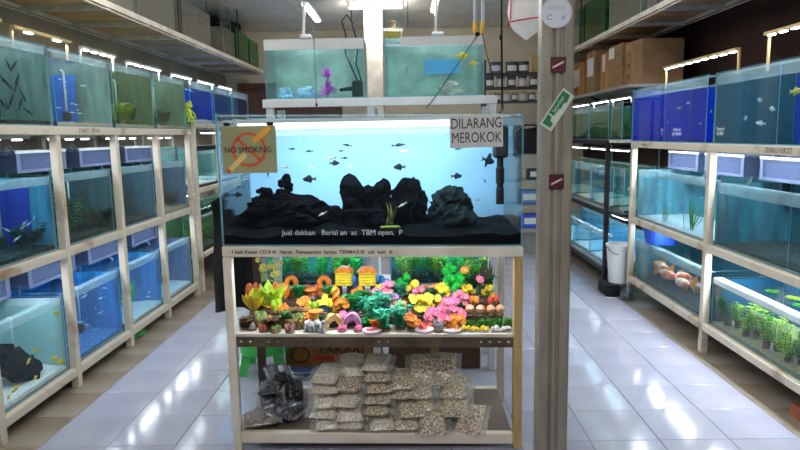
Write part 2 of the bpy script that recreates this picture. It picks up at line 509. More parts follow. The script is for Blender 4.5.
def led_strip(label, loc, rotz, L, n, power=None, group='LED strips over the tanks', housing=None, drop=0.0, tilt=0.0):
    """LED bar along local x: housing, separate bright lenses underneath, end brackets, its own light."""
    t = thing('led_strip_light', label, 'light', loc, rotz, group)
    hs_ = MB().box(-L/2, L/2, -0.014, 0.014, 0.0, 0.016).build('housing', housing or WHITE, t)
    lm = None
    for k in range(n):
        x = -L/2+L*(k+0.5)/n
        if lm is None:
            b = MB(); b.bevel_box(-min(.03, L/n*0.24), min(.03, L/n*0.24), -0.012, 0.012, -0.0075, -0.0005, 0.003); lm = b.build('led_lens', LENS, hs_, (x, 0, 0))
        else:
            c = lm.copy(); COL.objects.link(c); c.location = (x, 0, 0)
    for s in (-1, 1):
        x = s*(L/2-0.01)
        if drop > 0: MB().bar((x, 0.012, 0.0), (x, 0.012, -drop), 0.012, 0.012).build('leg', housing or WHITE, t)
        else: MB().box(x-0.008, x+0.008, -0.004, 0.004, 0.016, 0.016-drop).build('hanger', housing or WHITE, t)
    area_light('led_light', t, (0, 0, -0.0125), (tilt, 0, 0), L*0.95, 0.03, LED_W*L/0.6 if power is None else power)
    return t


def sponge_filter(label, loc, h, group='lift tubes in the rack tanks'):
    t = thing('sponge_filter', label, 'filter', loc, 0, group)
    MB().lathe([(0.018, 0), (0.024, 0.006), (0.024, 0.05), (0.012, 0.056)], 10).build('sponge', M('filter_sponge', (0.02, 0.025, 0.03), 0.95, bump=0.5, bscale=120), t)
    MB().tube([(0, 0, 0.05), (0, 0, h-0.02), (0, -0.004, h-0.005), (0, -0.022, h)], 0.006, 8).build('lift_tube', PVC, t, smooth=True)
    return t


def filter_box(label, loc, rotz, L, W, H, group='overhead filter boxes'):
    """Overhead trickle filter: milky open tray with wool inside, inlet pipe and outlet spout."""
    t = thing('filter_box', label, 'filter box', loc, rotz, group)
    b = MB(); w = 0.005
    b.box(-L/2, L/2, -W/2, W/2, 0, w); b.box(-L/2, L/2, -W/2, -W/2+w, w, H); b.box(-L/2, L/2, W/2-w, W/2, w, H)
    b.box(-L/2, -L/2+w, -W/2+w, W/2-w, w, H); b.box(L/2-w, L/2, -W/2+w, W/2-w, w, H)
    b.build('tray', MILKY, t)
    b = MB(); b.box(-L/2-0.004, L/2+0.004, -W/2-0.006, -W/2-0.0005, H-0.014, H+0.002); b.box(-L/2-0.004, L/2+0.004, W/2+0.0005, W/2+0.006, H-0.014, H+0.002)
    b.build('rim', PVC, t)
    b = MB(); y_ = -W/2-.0005
    b.box(-L/2, L/2, y_-.004, y_, 0, .018); b.box(-L/2, -L/2+.035, y_-.004, y_, .018, H-.015); b.box(L/2-.035, L/2, y_-.004, y_, .018, H-.015); b.build('front_frame', M('lilac_plastic', (.13, .16, .27), .4, var=.1), t)
    MB().bevel_box(-L/2+0.03, L/2-0.03, -W/2+0.012, W/2-0.012, 0.01, H*0.78, 0.01).build('filter_wool', WOOL, t)
    MB().tube([(-L/2+0.05, 0.01, -0.06), (-L/2+0.05, 0.01, H+0.02), (-L/2+0.09, 0.01, H+0.03), (-L/2+0.14, 0.01, H*0.8)], 0.007, 8).build('inlet_pipe', M('grey_hose', (0.30, 0.33, 0.38), 0.4), t, smooth=True)
    MB().tube([(L/2-0.06, 0, 0.0), (L/2-0.06, -0.01, -0.03), (L/2-0.06, -0.03, -0.05)], 0.008, 8).build('spout', PVC, t, smooth=True)
    return t


# ---- fish
FISHMESH = {}


def fish_parts(kind):
    """Meshes for one kind of fish, 1 m long along +x: body, fins."""
    if kind in FISHMESH: return FISHMESH[kind]
    hgt, wid, tail = {'slim': (0.20, 0.11, 0.9), 'deep': (0.46, 0.14, 0.8), 'loach': (0.13, 0.10, 0.6), 'koi': (0.34, 0.26, 1.5), 'cichlid': (0.36, 0.15, 0.8), 'angel': (0.55, 0.10, 0.8), 'turtle': (0.3, 0.3, 0.5)}[kind]
    prof = [(0.50, 0.03), (0.45, 0.34), (0.34, 0.66), (0.18, 0.95), (0.02, 1.0), (-0.14, 0.82), (-0.27, 0.48), (-0.34, 0.26), (-0.37, 0.2)]
    b = MB(); n = 10; vs = []
    for x, r in prof:
        for k in range(n):
            t = 2*PI*k/n; vs.append((x, wid/2*r*math.cos(t), hgt/2*r*math.sin(t)*(1.0 if math.sin(t) > 0 else 1.06)))
    fs = [tuple(range(n)), tuple(range(len(vs)-1, len(vs)-n-1, -1))]
    for i in range(len(prof)-1):
        for k in range(n):
            j = (k+1) % n; fs.append((i*n+k, i*n+n+k, i*n+n+j, i*n+j))
    b.add(vs, fs)
    h = hgt/2
    tp = [(-0.35, 0.05), (-0.52-0.06*tail, h*0.95*tail), (-0.60, h*1.05*tail), (-0.53, 0.0), (-0.60, -h*1.05*tail), (-0.52-0.06*tail, -h*0.95*tail), (-0.35, -0.05)]
    f1 = MB().prism(tp, -0.008, 0.008)
    dl = 2.2 if kind == 'angel' else 1.4
    f2 = MB().prism([(0.18, h*0.86), (0.05, h*dl), (-0.12, h*dl*0.95), (-0.24, h*0.52)], -0.007, 0.007)
    f3 = MB().prism([(0.02, -h*0.92), (-0.10, -h*dl), (-0.20, -h*dl*0.9), (-0.25, -h*0.5)], -0.007, 0.007)
    ey = MB()
    for s in (-1, 1): ey.blob((0.36, s*wid*0.30, h*0.22), 0.028, 0.02, 0.028, 8, 6)
    FISHMESH[kind] = (b, f1, f2, f3, ey)
    return FISHMESH[kind]


FISHDATA = {}
EYE = M('fish_eye', (0.01, 0.01, 0.01), 0.15)


def fish(kind, mat, fin, label, loc, L, rotz=0.0, pitch=0.0, parts=True, group=None):
    key = (kind, mat.name, fin.name, parts)
    if key not in FISHDATA:
        b, f1, f2, f3, ey = fish_parts(kind)
        if parts:
            FISHDATA[key] = [x.build(n, m, None, smooth=(n == 'fish')).data for x, n, m in ((b, 'fish', mat), (f1, 'tail_fin', fin), (f2, 'dorsal_fin', fin), (f3, 'anal_fin', fin), (ey, 'eye', EYE))]
        else:
            q = MB()
            for x, mi in ((b, 0), (f1, 1), (f2, 1), (f3, 1), (ey, 2)): q.add(x.v, x.f, mi)
            FISHDATA[key] = [q.build('fish', [mat, fin, EYE], None, smooth=False).data]
        for o in list(COL.objects):
            if o.data in FISHDATA[key] and o.users_collection: bpy.data.objects.remove(o)
    ms = FISHDATA[key]
    o = obj('fish', ms[0], None, loc, (0, -pitch, rotz)); o.scale = (L, L, L)
    tag(o, label, 'fish', group)
    for me, n in zip(ms[1:], ('tail_fin', 'dorsal_fin', 'anal_fin', 'eye')): obj(n, me, o)
    return o


# ---- water plants
def plant(kind, label, loc, h, seed, mat, n=14, spread=0.05, pot=None, name='water_plant', cat='plant', group=None, stem=None):
    r = random.Random(seed)
    t = thing(name, label, cat, loc, r.uniform(0, 6), group)
    b = MB(); sm = MB()
    if kind == 'blade':
        for k in range(n):
            a = r.uniform(0, 2*PI); tl = r.uniform(0.15, 0.55)
            b.leaf((r.uniform(-.3, .3)*spread, r.uniform(-.3, .3)*spread, 0.0), (math.cos(a)*tl, math.sin(a)*tl, 1), h*r.uniform(.7, 1.05), spread*0.22, 0.18, n=5)
    else:
        for k in range(n):
            a = r.uniform(0, 2*PI); rr = spread*math.sqrt(r.random()); x, y = math.cos(a)*rr, math.sin(a)*rr
            hh = h*r.uniform(.65, 1.0); lean = 0.25
            sm.tube([(x*0.4, y*0.4, 0), (x*0.8, y*0.8, hh*0.5), (x*(1+lean), y*(1+lean), hh)], 0.0015, 5)
            steps = 7
            for q in range(steps):
                z = hh*(0.28+0.72*q/(steps-1)); f = 0.4+0.6*z/hh
                for w in range(3):
                    aa = a+q*1.3+w*2.1
                    b.leaf((x*(1+lean)*f, y*(1+lean)*f, z), (math.cos(aa), math.sin(aa), 0.5), spread*0.55*r.uniform(.7, 1.1), spread*0.30, 0.3, n=2)
    b.build('leaves', mat, t)
    if sm.v: sm.build('stems', stem or mat, t)
    if pot: MB().lathe([(0.014, 0), (0.018, 0.0), (0.021, 0.045), (0.017, 0.045), (0.015, 0.03), (0.001, 0.03)], 10).build('pot', pot, t)
    return t


BLUE = M('royal_blue_backdrop', (0.008, 0.030, 0.40), 0.5, var=0.15, scale=3)
DEEPB = M('navy_backdrop', (0.006, 0.018, 0.16), 0.5, var=0.2, scale=3)
CYANB = M('cyan_backdrop', (0.1125, 0.36, 0.495), 0.5, var=0.4, scale=6, stretch=(3, 3, .6))
TEALB = M('teal_backdrop', (0.10, 0.36, 0.38), 0.5, var=0.15, scale=3)
DKTEAL = M('dark_teal_backdrop', (0.02, 0.09, 0.11), 0.5, var=0.25, scale=4)
GREENB = M('algae_green_backdrop', (0.07, 0.14, 0.06), 0.6, var=0.3, scale=5)
GREYG = M('grey_green_backdrop', (0.30, 0.38, 0.34), 0.6, var=0.2, scale=4)
PURPB = M('violet_backdrop', (0.084, 0.091, 0.294), 0.6, var=0.4, scale=6, stretch=(3, 3, .6))
SAND = gravel_mat('white_sand', [(0.72, 0.74, 0.76), (0.62, 0.64, 0.68), (0.80, 0.80, 0.80)], 160)
TANSAND = gravel_mat('tan_sand', [(0.45, 0.38, 0.25), (0.36, 0.30, 0.20), (0.55, 0.48, 0.35)], 160)
DKGRAV = gravel_mat('dark_gravel', [(0.02, 0.035, 0.04), (0.05, 0.07, 0.07), (0.01, 0.02, 0.02), (0.09, 0.08, 0.06)], 110, spec=0.1)
BLKGRAV = gravel_mat('black_gravel', [(0.0012, 0.002, 0.003), (0.0022, 0.004, 0.006), (0.004, 0.007, 0.008)], 120, spec=0.03)
W_CLEAR = water_mat('clear_water', (0.90, 0.98, 0.97), 0.035, (0.50, 0.78, 0.85))
W_CYAN = water_mat('cyan_water', (0.72, 0.93, 1.0), 0.06, (0.35, 0.72, 0.95))
W_TEAL = water_mat('teal_water', (0.82, 0.96, 1.0), 0.035, (0.32, 0.66, 0.85))
W_GREEN = water_mat('green_water', (0.88, 0.96, 0.86), 0.035, (0.42, 0.60, 0.45))
W_BLUE = water_mat('blue_water', (0.55, 0.80, 1.0), 0.035, (0.10, 0.30, 0.80))
W_BIG = water_mat('pale_blue_water', (0.95, 0.985, 1.0), 0.001, (0.45, 0.75, 0.95))
LEAFG = M('leaf_green', (0.06, 0.28, 0.03), 0.5, var=0.4, scale=30, trans=0.3)
LEAFL = M('leaf_lime', (0.40, 0.60, 0.06), 0.5, var=0.3, scale=30, trans=0.3)
LEAFD = M('leaf_dark', (0.015, 0.07, 0.015), 0.5, var=0.4, scale=30, trans=0.15)
LEAFV = M('leaf_vivid', (0.03, 0.55, 0.06), 0.5, var=0.3, scale=30, trans=0.25)
F_YEL = M('yellow_fish_skin', (0.80, 0.52, 0.03), 0.35, var=0.15, scale=12)
F_YFIN = M('yellow_fin', (0.85, 0.62, 0.15), 0.4, var=0.1, trans=0.3)
F_DARK = M('dark_fish_skin', (0.010, 0.016, 0.022), 0.6, var=0.4, scale=12, spec=0.08)
F_DFIN = M('dark_fin', (0.015, 0.025, 0.03), 0.6, var=0.2, trans=0.1, spec=0.08)
F_WHT = M('pale_fish_skin', (0.75, 0.78, 0.80), 0.35, var=0.15, scale=12)
F_WFIN = M('pale_fin', (0.75, 0.72, 0.66), 0.4, trans=0.4)
F_ORW = M('orange_white_fish_skin', (0.80, 0.10, 0.015), 0.35, col2=(0.80, 0.66, 0.52), scale=4.0)
F_OFIN = M('orange_fin', (0.85, 0.32, 0.06), 0.4, trans=0.35)
F_BRO = M('brown_fish_skin', (0.16, 0.09, 0.07), 0.4, col2=(0.55, 0.45, 0.40), scale=4)
ROCKB = M('black_rock', (0.0016, 0.0024, 0.0040), 0.85, var=0.5, scale=10, bump=0.6, bscale=25, spec=0.05)
ROCKM = M('mossy_rock', (0.014, 0.028, 0.028), 0.85, col2=(0.003, 0.006, 0.008), scale=14, bump=0.7, bscale=25, spec=0.05)


def rock(label, loc, rx, ry, rz, seed, mat, rotz=0, name='rock', cat='rock', amp=0.55, fr=2.2, flat=True, group=None):
    b = MB(); b.blob((0, 0, rz*0.35), rx, ry, rz, 22, 14, amp, fr, seed, flat=-rz*0.35 if flat else None)
    return tag(b.build(name, mat, None, loc, (0, 0, rotz)), label, cat, group)


# ------------------------------------------------------------------ left rack
LX = -1.80
LP = [2.64, 3.30, 3.97, 4.63, 5.30]
LZ = [0.112, 0.762, 1.40]


def rack(label, xf, xb, ys, zs, mat, ztop, sgn, pw=0.042, bh=0.044, board=None, txt=None):
    t = thing('display_rack', label, 'rack', ((xf+xb)/2, (ys[0]+ys[-1])/2, 0))
    ox, oy = (xf+xb)/2, (ys[0]+ys[-1])/2
    for y in ys:
        for x, s in ((xf, -sgn), (xb, sgn)):
            b = MB(); x2 = x+s*pw if True else x
            b.bevel_box(min(x, x2)-ox, max(x, x2)-ox, y-pw/2-oy, y+pw/2-oy, 0, ztop-bh if ztop > zs[-1]-0.01 else ztop, 0.003)
            b.build('post', mat, t)
    for z in zs:
        for x, s in ((xf, -sgn), (xb, sgn)):
            for a, c in zip(ys[:-1], ys[1:]):
                lo, hi = (a+pw/2, c-pw/2) if z < ztop-0.05 else (a-(pw/2 if a == ys[0] else 0), c+(pw/2 if c == ys[-1] else 0))
                x2 = x+s*pw*0.85
                b = MB(); b.bevel_box(min(x, x2)-ox, max(x, x2)-ox, lo-oy, hi-oy, z-bh, z, 0.003); b.build('rail', mat, t)
        for y in ys:
            b = MB(); b.box(min(xf, xb)+pw-ox, max(xf, xb)-pw-ox, y-0.015-oy, y+0.015-oy, z-bh, z-0.012); b.build('cross_rail', mat, t)
        for a, c in zip(ys[:-1], ys[1:]):
            b = MB(); b.box(min(xf, xb)+pw*0.9-ox, max(xf, xb)-pw*0.9-ox, a+pw/2-oy, c-pw/2-oy, z-0.011, z-0.0005); b.build('shelf_board', board or PLYG, t)
    return t


RUST = M('rusty_white_paint', (0.62, 0.55, 0.44), 0.5, col2=(0.30, 0.17, 0.09), scale=4.5, bump=0.08)
_ramp = [n for n in RUST.node_tree.nodes if n.type == 'VALTORGB'][0].color_ramp
_ramp.elements[0].position = 0.30; _ramp.elements[1].position = 0.45
lr = rack('tall white rack of fish tanks along the left wall', LX, -2.30, LP, LZ, RUST, LZ[2], 1)
lettering('ZUBAIT   URSAS', 0.034, M('faded_ink', (0.22, 0.16, 0.12), 0.7), lr, (LX+0.001-(LX-2.30)/2, 3.63-3.97, 1.379), (PI/2, 0, PI/2))

COLN = ['nearest', 'second', 'third', 'farthest']
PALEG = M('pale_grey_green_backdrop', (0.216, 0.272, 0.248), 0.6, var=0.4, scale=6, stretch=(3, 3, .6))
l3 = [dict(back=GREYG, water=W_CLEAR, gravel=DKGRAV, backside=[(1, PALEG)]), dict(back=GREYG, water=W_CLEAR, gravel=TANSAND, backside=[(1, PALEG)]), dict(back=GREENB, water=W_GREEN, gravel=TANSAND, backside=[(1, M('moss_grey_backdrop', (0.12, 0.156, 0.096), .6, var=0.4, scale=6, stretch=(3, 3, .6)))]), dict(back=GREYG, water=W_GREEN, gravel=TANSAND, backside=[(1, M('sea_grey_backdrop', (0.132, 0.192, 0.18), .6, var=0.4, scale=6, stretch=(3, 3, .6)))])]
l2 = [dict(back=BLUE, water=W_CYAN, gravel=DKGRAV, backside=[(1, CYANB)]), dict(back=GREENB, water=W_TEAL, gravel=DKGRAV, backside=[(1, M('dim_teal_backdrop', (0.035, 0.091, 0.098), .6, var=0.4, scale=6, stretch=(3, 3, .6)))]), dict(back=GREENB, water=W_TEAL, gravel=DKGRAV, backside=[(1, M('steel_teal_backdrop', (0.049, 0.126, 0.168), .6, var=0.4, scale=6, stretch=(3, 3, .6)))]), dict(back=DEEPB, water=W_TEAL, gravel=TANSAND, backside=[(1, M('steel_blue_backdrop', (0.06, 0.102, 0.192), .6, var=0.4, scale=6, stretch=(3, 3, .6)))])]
SKYB = M('sky_blue_backdrop', (0.03, 0.26, 0.62), 0.5, var=0.4, scale=6, stretch=(3, 3, .6))
PALEB = M('pale_cyan_backdrop', (0.50, 0.66, 0.70), 0.5, var=0.1, scale=3)
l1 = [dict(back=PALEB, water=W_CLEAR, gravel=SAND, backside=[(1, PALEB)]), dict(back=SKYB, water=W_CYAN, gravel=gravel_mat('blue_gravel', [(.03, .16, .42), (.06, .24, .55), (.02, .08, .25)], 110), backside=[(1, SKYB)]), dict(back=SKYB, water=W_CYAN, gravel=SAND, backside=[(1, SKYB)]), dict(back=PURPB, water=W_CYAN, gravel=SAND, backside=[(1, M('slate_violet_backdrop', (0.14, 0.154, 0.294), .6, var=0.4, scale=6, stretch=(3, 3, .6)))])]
look = {(2, 0): 'pale tank with long dark fish', (2, 1): 'tank with a blue back panel and sand', (2, 2): 'green tinted tank with sand', (2, 3): 'grey green tank',
        (1, 0): 'cyan tank with a royal blue panel', (1, 1): 'dark green planted tank', (1, 2): 'dim green planted tank', (1, 3): 'navy blue tank',
        (0, 0): 'white sand tank of yellow fish', (0, 1): 'bright blue tank of tiny white fish', (0, 2): 'blue tank with one green plant', (0, 3): 'violet blue tank'}
TIER = ['bottom', 'middle', 'top']
tl_h = [0.40, 0.388, 0.40]
LT_ = {}
for ti, specs in enumerate((l1, l2, l3)):
    for k in range(4):
        yc = (LP[k]+LP[k+1])/2; D = 0.43
        xc = -1.846-D/2 if ti < 2 else -1.812-D/2
        L = 0.60 if ti < 2 else 0.615
        z = LZ[ti]+0.001
        LT_[(ti, k)] = tank(look[(ti, k)]+f', {TIER[ti]} shelf of left rack, {COLN[k]} column', (xc, yc, z), PI/2, L, D, tl_h[ti], level=0.88, gh=0.025, **specs[k])
        sponge_filter(f'white lift tube filter inside the {COLN[k]} {TIER[ti]} tank of left rack', (xc+0.02, yc+0.16, z+0.04), 0.29)
        if ti < 2:
            filter_box(f'milky filter box above the {COLN[k]} {TIER[ti]} tank of left rack', (xc-0.12, yc+0.03, z+tl_h[ti]+0.004), PI/2, 0.50, 0.15, 0.12)
            led_strip(f'LED strip over the {COLN[k]} {TIER[ti]} tank of left rack', (xc+0.14, yc, LZ[ti+1]-0.062), PI/2, 0.52, 3, drop=0.0)
# blue panels taped inside two tanks
def panel(label, loc, rotz, w, h, mat, tk_):
    b = MB(); b.bevel_box(-w/2, w/2, -0.002, 0.002, 0, h, 0.001)
    o = b.build('blue_sheet', mat, tk_); R_ = Matrix.Rotation(-tk_.rotation_euler.z, 4, 'Z')
    o.location = R_ @ (Vector(loc)-tk_.location); o.rotation_euler = (0, 0, rotz-tk_.rotation_euler.z); o['label'] = label
    return o
def side_sheet(label, tk_, L, y0, y1, z0, z1, mat):
    o = MB().box(L/2-.012, L/2-.0085, y0, y1, z0, z1).build('blue_sheet', mat, tk_); o['label'] = label
side_sheet('royal blue sheet taped in the far corner of the tank', LT_[(2, 1)], .615, -.012, .135, .02, .32, M('cobalt_sheet', (.012, .10, .50), .5, var=.15))
side_sheet('royal blue sheet taped in the far corner of the tank', LT_[(1, 0)], .60, -.098, .20, .03, .33, BLUE)
side_sheet('navy blue sheet taped in the far corner of the tank', LT_[(1, 3)], .60, -.02, .20, .03, .29, BLUE)
# top strips on wooden legs
for k, (ya, yb) in enumerate(((2.80, 3.26), (3.36, 3.92), (4.05, 4.52), (4.70, 5.34))):
    led_strip(f'LED strip on wooden legs over the {COLN[k]} top tank of left rack', (-2.02, (ya+yb)/2, 1.915-0.012*k), PI/2, yb-ya, (2, 2, 4, 6)[k], drop=0.10, housing=OCHRE if k < 2 else WHITE, group='strips above the top left tanks')
# fish in left rack
r = random.Random(5)
for i in range(12):
    fish('loach', F_DARK, F_DFIN, f'long dark fish in the pale top left tank, {ORD[i]} from the front', (-1.84-0.10*r.random(), 2.96+0.024*i, 1.47+0.24*r.random()), r.uniform(.06, .10), PI/2+r.uniform(-.5, .5), r.choice((-1, 1))*r.uniform(.5, 1.4), False, 'long dark fish in the pale tank')
for i in range(10):
    fish('slim', F_WHT, F_WFIN, f'small white fish by the top left blue sheet, {ORD[i]} from the front', (-1.86-0.16*r.random(), 3.60+0.031*i, 1.47+0.22*r.random()), .032, r.uniform(0, 6), 0, False, 'white fish by the blue panel')
yf = [(-1.875, 3.20, .313), (-1.875, 2.98, .261), (-1.875, 3.20, .195), (-1.862, 3.235, .165), (-1.875, 3.02, .160), (-1.875, 2.86, .170), (-1.865, 2.79, .160), (-1.862, 3.235, .43), (-1.92, 3.12, .27)]
for i, p in enumerate(yf):
    fish('cichlid', F_YEL, F_YFIN, f'yellow fish in the white sand tank at bottom left, {ORD[i]} of nine', p, (.05, .055, .06, .07, .05, .06, .055, .05, .05)[i], PI/2+(PI if i % 2 else 0)+r.uniform(-.4, .4), r.uniform(-.5, .3), True, 'yellow fish over white sand')
for i in range(26):
    fish('slim', F_WHT, F_WFIN, f'tiny white fish in the second bottom left tank, {ORD[i]} from the front', (-1.87-0.16*r.random(), 3.44+0.0175*i, 0.17+0.26*r.random()), .040, r.uniform(0, 6), r.uniform(-.4, .4), False, 'tiny white fish in the blue tank')
for i in range(14):
    fish('slim', F_WHT, F_WFIN, f'tiny white fish in the third bottom left tank, {ORD[i]} from the front', (-1.87-0.14*r.random(), 4.08+0.034*i, 0.16+0.12*r.random()), .036, r.uniform(0, 6), 0, False, 'tiny white fish beside the green plant')
for i in range(7):
    fish('slim', F_WHT, F_WFIN, f'small pale fish in the nearest middle left tank, {ORD[i]} from the front', (-1.87-0.08*r.random(), 2.96+0.036*i, 0.86+0.18*r.random()), .04, r.uniform(0, 6), -.6, False, 'pale fish in the cyan tank')
rk = MB()
for q in range(9): rk.blob((r.uniform(-.06, .06), r.uniform(-.07, .07), 0.025+0.014*q), 0.05, 0.055, 0.04, 10, 7, .5, 3, q*1.3)
tag(rk.build('rock', ROCKB, None, (-1.99, 3.06, 0.14)), 'black lava rock pile in the white sand tank', 'rock')
for i, (x, y, z, h, m_, kd) in enumerate(((-1.98, 4.30, .14, .22, LEAFV, 'blade'), (-1.96, 3.55, .795, .20, LEAFG, 'bush'), (-1.98, 3.70, .795, .15, LEAFD, 'bush'), (-1.98, 4.24, .795, .20, LEAFG, 'bush'), (-2.0, 4.38, .795, .15, LEAFD, 'bush'), (-1.90, 4.24, 1.43, .10, LEAFL, 'bush'), (-1.93, 4.42, 1.43, .10, LEAFD, 'bush'), (-1.93, 5.05, 1.43, .10, LEAFD, 'bush'), (-1.92, 3.86, .795, .09, LEAFD, 'bush'), (-1.93, 3.14, .795, .09, LEAFD, 'bush'), (-1.93, 5.12, .795, .09, LEAFD, 'bush'))):
    plant(kd, ['bright green grass plant in the blue bottom tank of left rack', 'tall dark plant at the front of the second middle tank', 'dark bushy plant in the second middle tank, beside the taller one',
               'dark tall plant at the near end of the third middle tank', 'mid green plant in the third middle tank', 'green plant at the near end of the third top tank', 'dark low plant behind sand in the third top tank', 'dark low plant in the farthest top left tank',
               'low dark plant at the far end of the second middle tank', 'low dark plant in the nearest middle tank of left rack', 'low dark plant in the navy blue tank'][i], (x, y, z), h*1.25, i+3, m_, 14, .075)


# ------------------------------------------------------------------ right rack
RX = 1.725
RP = [2.44, 3.715, 4.99]
RZ = [0.185, 0.657, 1.24]
rr_ = rack('white rack of long tanks along the right wall', RX, 2.215, RP, RZ, RUST, RZ[2], -1)
rox, roy = (RX+2.215)/2, (RP[0]+RP[-1])/2
FADE = MATS['faded_ink']
lettering('ZEBRO HIKZT', 0.036, FADE, rr_, (RX-0.001-rox, 3.02-roy, 1.218), (PI/2, 0, -PI/2))
lettering('Neon 5 ekor', 0.022, FADE, rr_, (RX-0.001-rox, 4.72-roy, 1.22), (PI/2, 0, -PI/2))
rt = {}
rt['t3f'] = tank('royal blue tank with centre divider, far half of right rack top', (RX+0.005+0.23, 4.41, RZ[2]+.001), -PI/2, 1.24, 0.45, 0.395, back=BLUE, water=W_BLUE, gravel=None, divider=[0.0], level=0.82, backside=[(-1, BLUE)])
rt['t3n'] = tank('dark teal tank with centre divider, near half of right rack top', (RX+0.005+0.23, 3.07, RZ[2]+.001), -PI/2, 1.24, 0.45, 0.395, back=BLUE, water=W_TEAL, divider=[0.0], level=0.82, backside=[(-1, DKTEAL)])
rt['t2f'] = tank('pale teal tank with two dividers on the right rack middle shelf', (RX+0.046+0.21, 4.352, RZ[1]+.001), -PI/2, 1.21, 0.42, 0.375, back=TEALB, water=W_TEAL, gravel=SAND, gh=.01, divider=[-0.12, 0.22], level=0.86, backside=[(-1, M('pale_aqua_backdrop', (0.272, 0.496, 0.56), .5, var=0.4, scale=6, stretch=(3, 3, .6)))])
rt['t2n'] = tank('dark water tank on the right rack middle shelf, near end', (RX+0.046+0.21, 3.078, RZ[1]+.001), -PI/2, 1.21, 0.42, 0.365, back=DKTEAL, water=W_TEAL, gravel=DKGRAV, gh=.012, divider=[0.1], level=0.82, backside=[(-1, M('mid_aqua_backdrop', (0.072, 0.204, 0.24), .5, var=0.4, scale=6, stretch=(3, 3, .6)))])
rt['t1f'] = tank('low tank of orange and white goldfish on right rack bottom', (RX+0.046+0.21, 4.352, RZ[0]+.001), -PI/2, 1.21, 0.42, 0.30, back=DKTEAL, water=W_TEAL, gravel=DKGRAV, gh=.01, level=0.80, backside=[(-1, TEALB)])
rt['t1n'] = tank('low tank full of potted lime plants on right rack bottom', (RX+0.046+0.21, 3.078, RZ[0]+.001), -PI/2, 1.21, 0.42, 0.275, back=M('petrol_backdrop', (.01, .10, .22), .5, var=.2), water=W_CLEAR, gravel=TANSAND, gh=.012, level=0.86, backside=[(-1, MATS['petrol_backdrop'])])
MB().box(-.604, .604, -.206, -.200, .245, .2749).build('lit_rim', PVC, rt['t1n']); MB().box(-.604, .604, -.2045, -.160, .2751, .279).build('lit_rim', PVC, rt['t1n'])  # white strips paint in the LED light caught by the front brace
WRIT = M('white_marker', (0.75, 0.78, 0.85), 0.6)
for key, body, dx, dz, sz in (('t3f', 'Rp\n5', -0.02, .07, .03), ('t3f', 'Turbo cw\nRp 100.000', 0.22, .07, .03), ('t3n', 'Tumpuk\n25.000', -.54, .07, .028), ('t3n', 'Oscar 25.000', .36, .06, .028), ('t1n', 'Tanaman', -.12, .20, .034), ('t1n', '15', .12, .19, .04)):
    t_ = rt[key]; D_ = 0.45 if key[1] == '3' else 0.42
    lettering(body, sz, WRIT, t_, (dx, -D_/2-0.0012, dz), (PI/2, 0, 0))
for k, (yc, nm) in enumerate(((4.352, 'far'), (3.078, 'near'))):
    for q in (0, 1):
        sfx = 'far end' if q == 0 else 'near end'
        filter_box(f'milky overhead filter box on the right rack {nm} middle tank, {sfx}', (2.06, yc+(0.30, -0.30)[q], RZ[1]+0.38), -PI/2, 0.50, 0.16, 0.13)
        led_strip(f'LED strip under the top shelf of right rack, {nm} bay, {sfx}', (1.80, yc+(0.31, -0.31)[q], RZ[2]-0.0285), -PI/2, 0.54, 6, power=LED_W*1.7, tilt=math.radians(12))
        led_strip(f'LED strip under the middle shelf of right rack, {nm} bay, {sfx}', (1.80, yc+(0.31, -0.31)[q], RZ[1]-0.0285), -PI/2, 0.54, 6, power=LED_W*(2.8 if nm == 'near' else 1.5), tilt=math.radians(12))
for k, (ya, yb, z, nn) in enumerate(((3.85, 4.93, 1.775, 9), (2.5, 3.56, 1.815, 10))):
    led_strip(('chain of LED modules on a wooden rail over the royal blue tank', 'long LED rail on wooden legs over the dark teal tank')[k], (1.93, (ya+yb)/2, z), -PI/2, yb-ya, nn, drop=z-1.63, housing=OCHRE, group='strips above the top right tanks')
# fish and plants on the right
gp = [(1.86, 4.66, .33, .15, 20), (1.84, 4.52, .30, .16, -160), (1.90, 4.40, .31, .14, 200), (1.86, 4.28, .29, .16, 10), (1.92, 4.18, .28, .14, 170), (1.95, 4.47, .26, .13, 30)]
for i, (x, y, z, L, a) in enumerate(gp):
    fish('koi', F_ORW if i != 4 else F_BRO, F_OFIN, f'orange and white goldfish in the low right tank, {ORD[i]} from the far end', (x, y, z), L*1.3, math.radians(a+90), 0.1*(-1)**i, True, 'goldfish in the low right tank')
for i in range(9):
    fish('deep' if i % 3 else 'cichlid', (F_WHT, F_BRO, F_YEL)[i % 3], (F_WFIN, F_DFIN, F_YFIN)[i % 3], f'small fish in the royal blue right tank, {ORD[i]} from the far end', (1.82+.2*r.random(), 4.9-.12*i, 1.36+.17*r.random()), .035, r.uniform(0, 6), 0, False, 'small fish in the royal blue tank')
fish('cichlid', F_YEL, F_YFIN, 'plump yellow fish in the top right tank nearest the camera', (1.80, 3.04, 1.49), .085, -PI/2, 0, True)
for i, (y, z) in enumerate(((3.42, 1.47), (3.40, 1.35), (3.30, 1.42), (3.55, 1.38))):
    fish('deep', F_WHT, F_WFIN, f'pale fish in the dark teal top right tank, {ORD[i]} from the lowest', (1.84, y, z), .045, 1.6+i, .2, False, 'pale fish in the dark teal tank')
fish('deep', F_WHT, F_WFIN, 'white angular fish in the near dark middle tank of right rack', (1.83, 2.87, .90), .06, PI/2, 1.2, True)
for i in range(8):
    fish('slim', (F_YEL if i % 2 else F_WHT), F_WFIN, f'small bright fish in the pale teal right tank, {ORD[i]} from the far end', (1.82+.1*r.random(), 4.9-.13*i, .74+.18*r.random()), .03, r.uniform(0, 6), 0, False, 'small fish in the pale teal tank')
plant('blade', 'tall green grass plant in the pale teal right tank', (1.84, 4.14, .672), .26, 9, LEAFG, 9, .05)
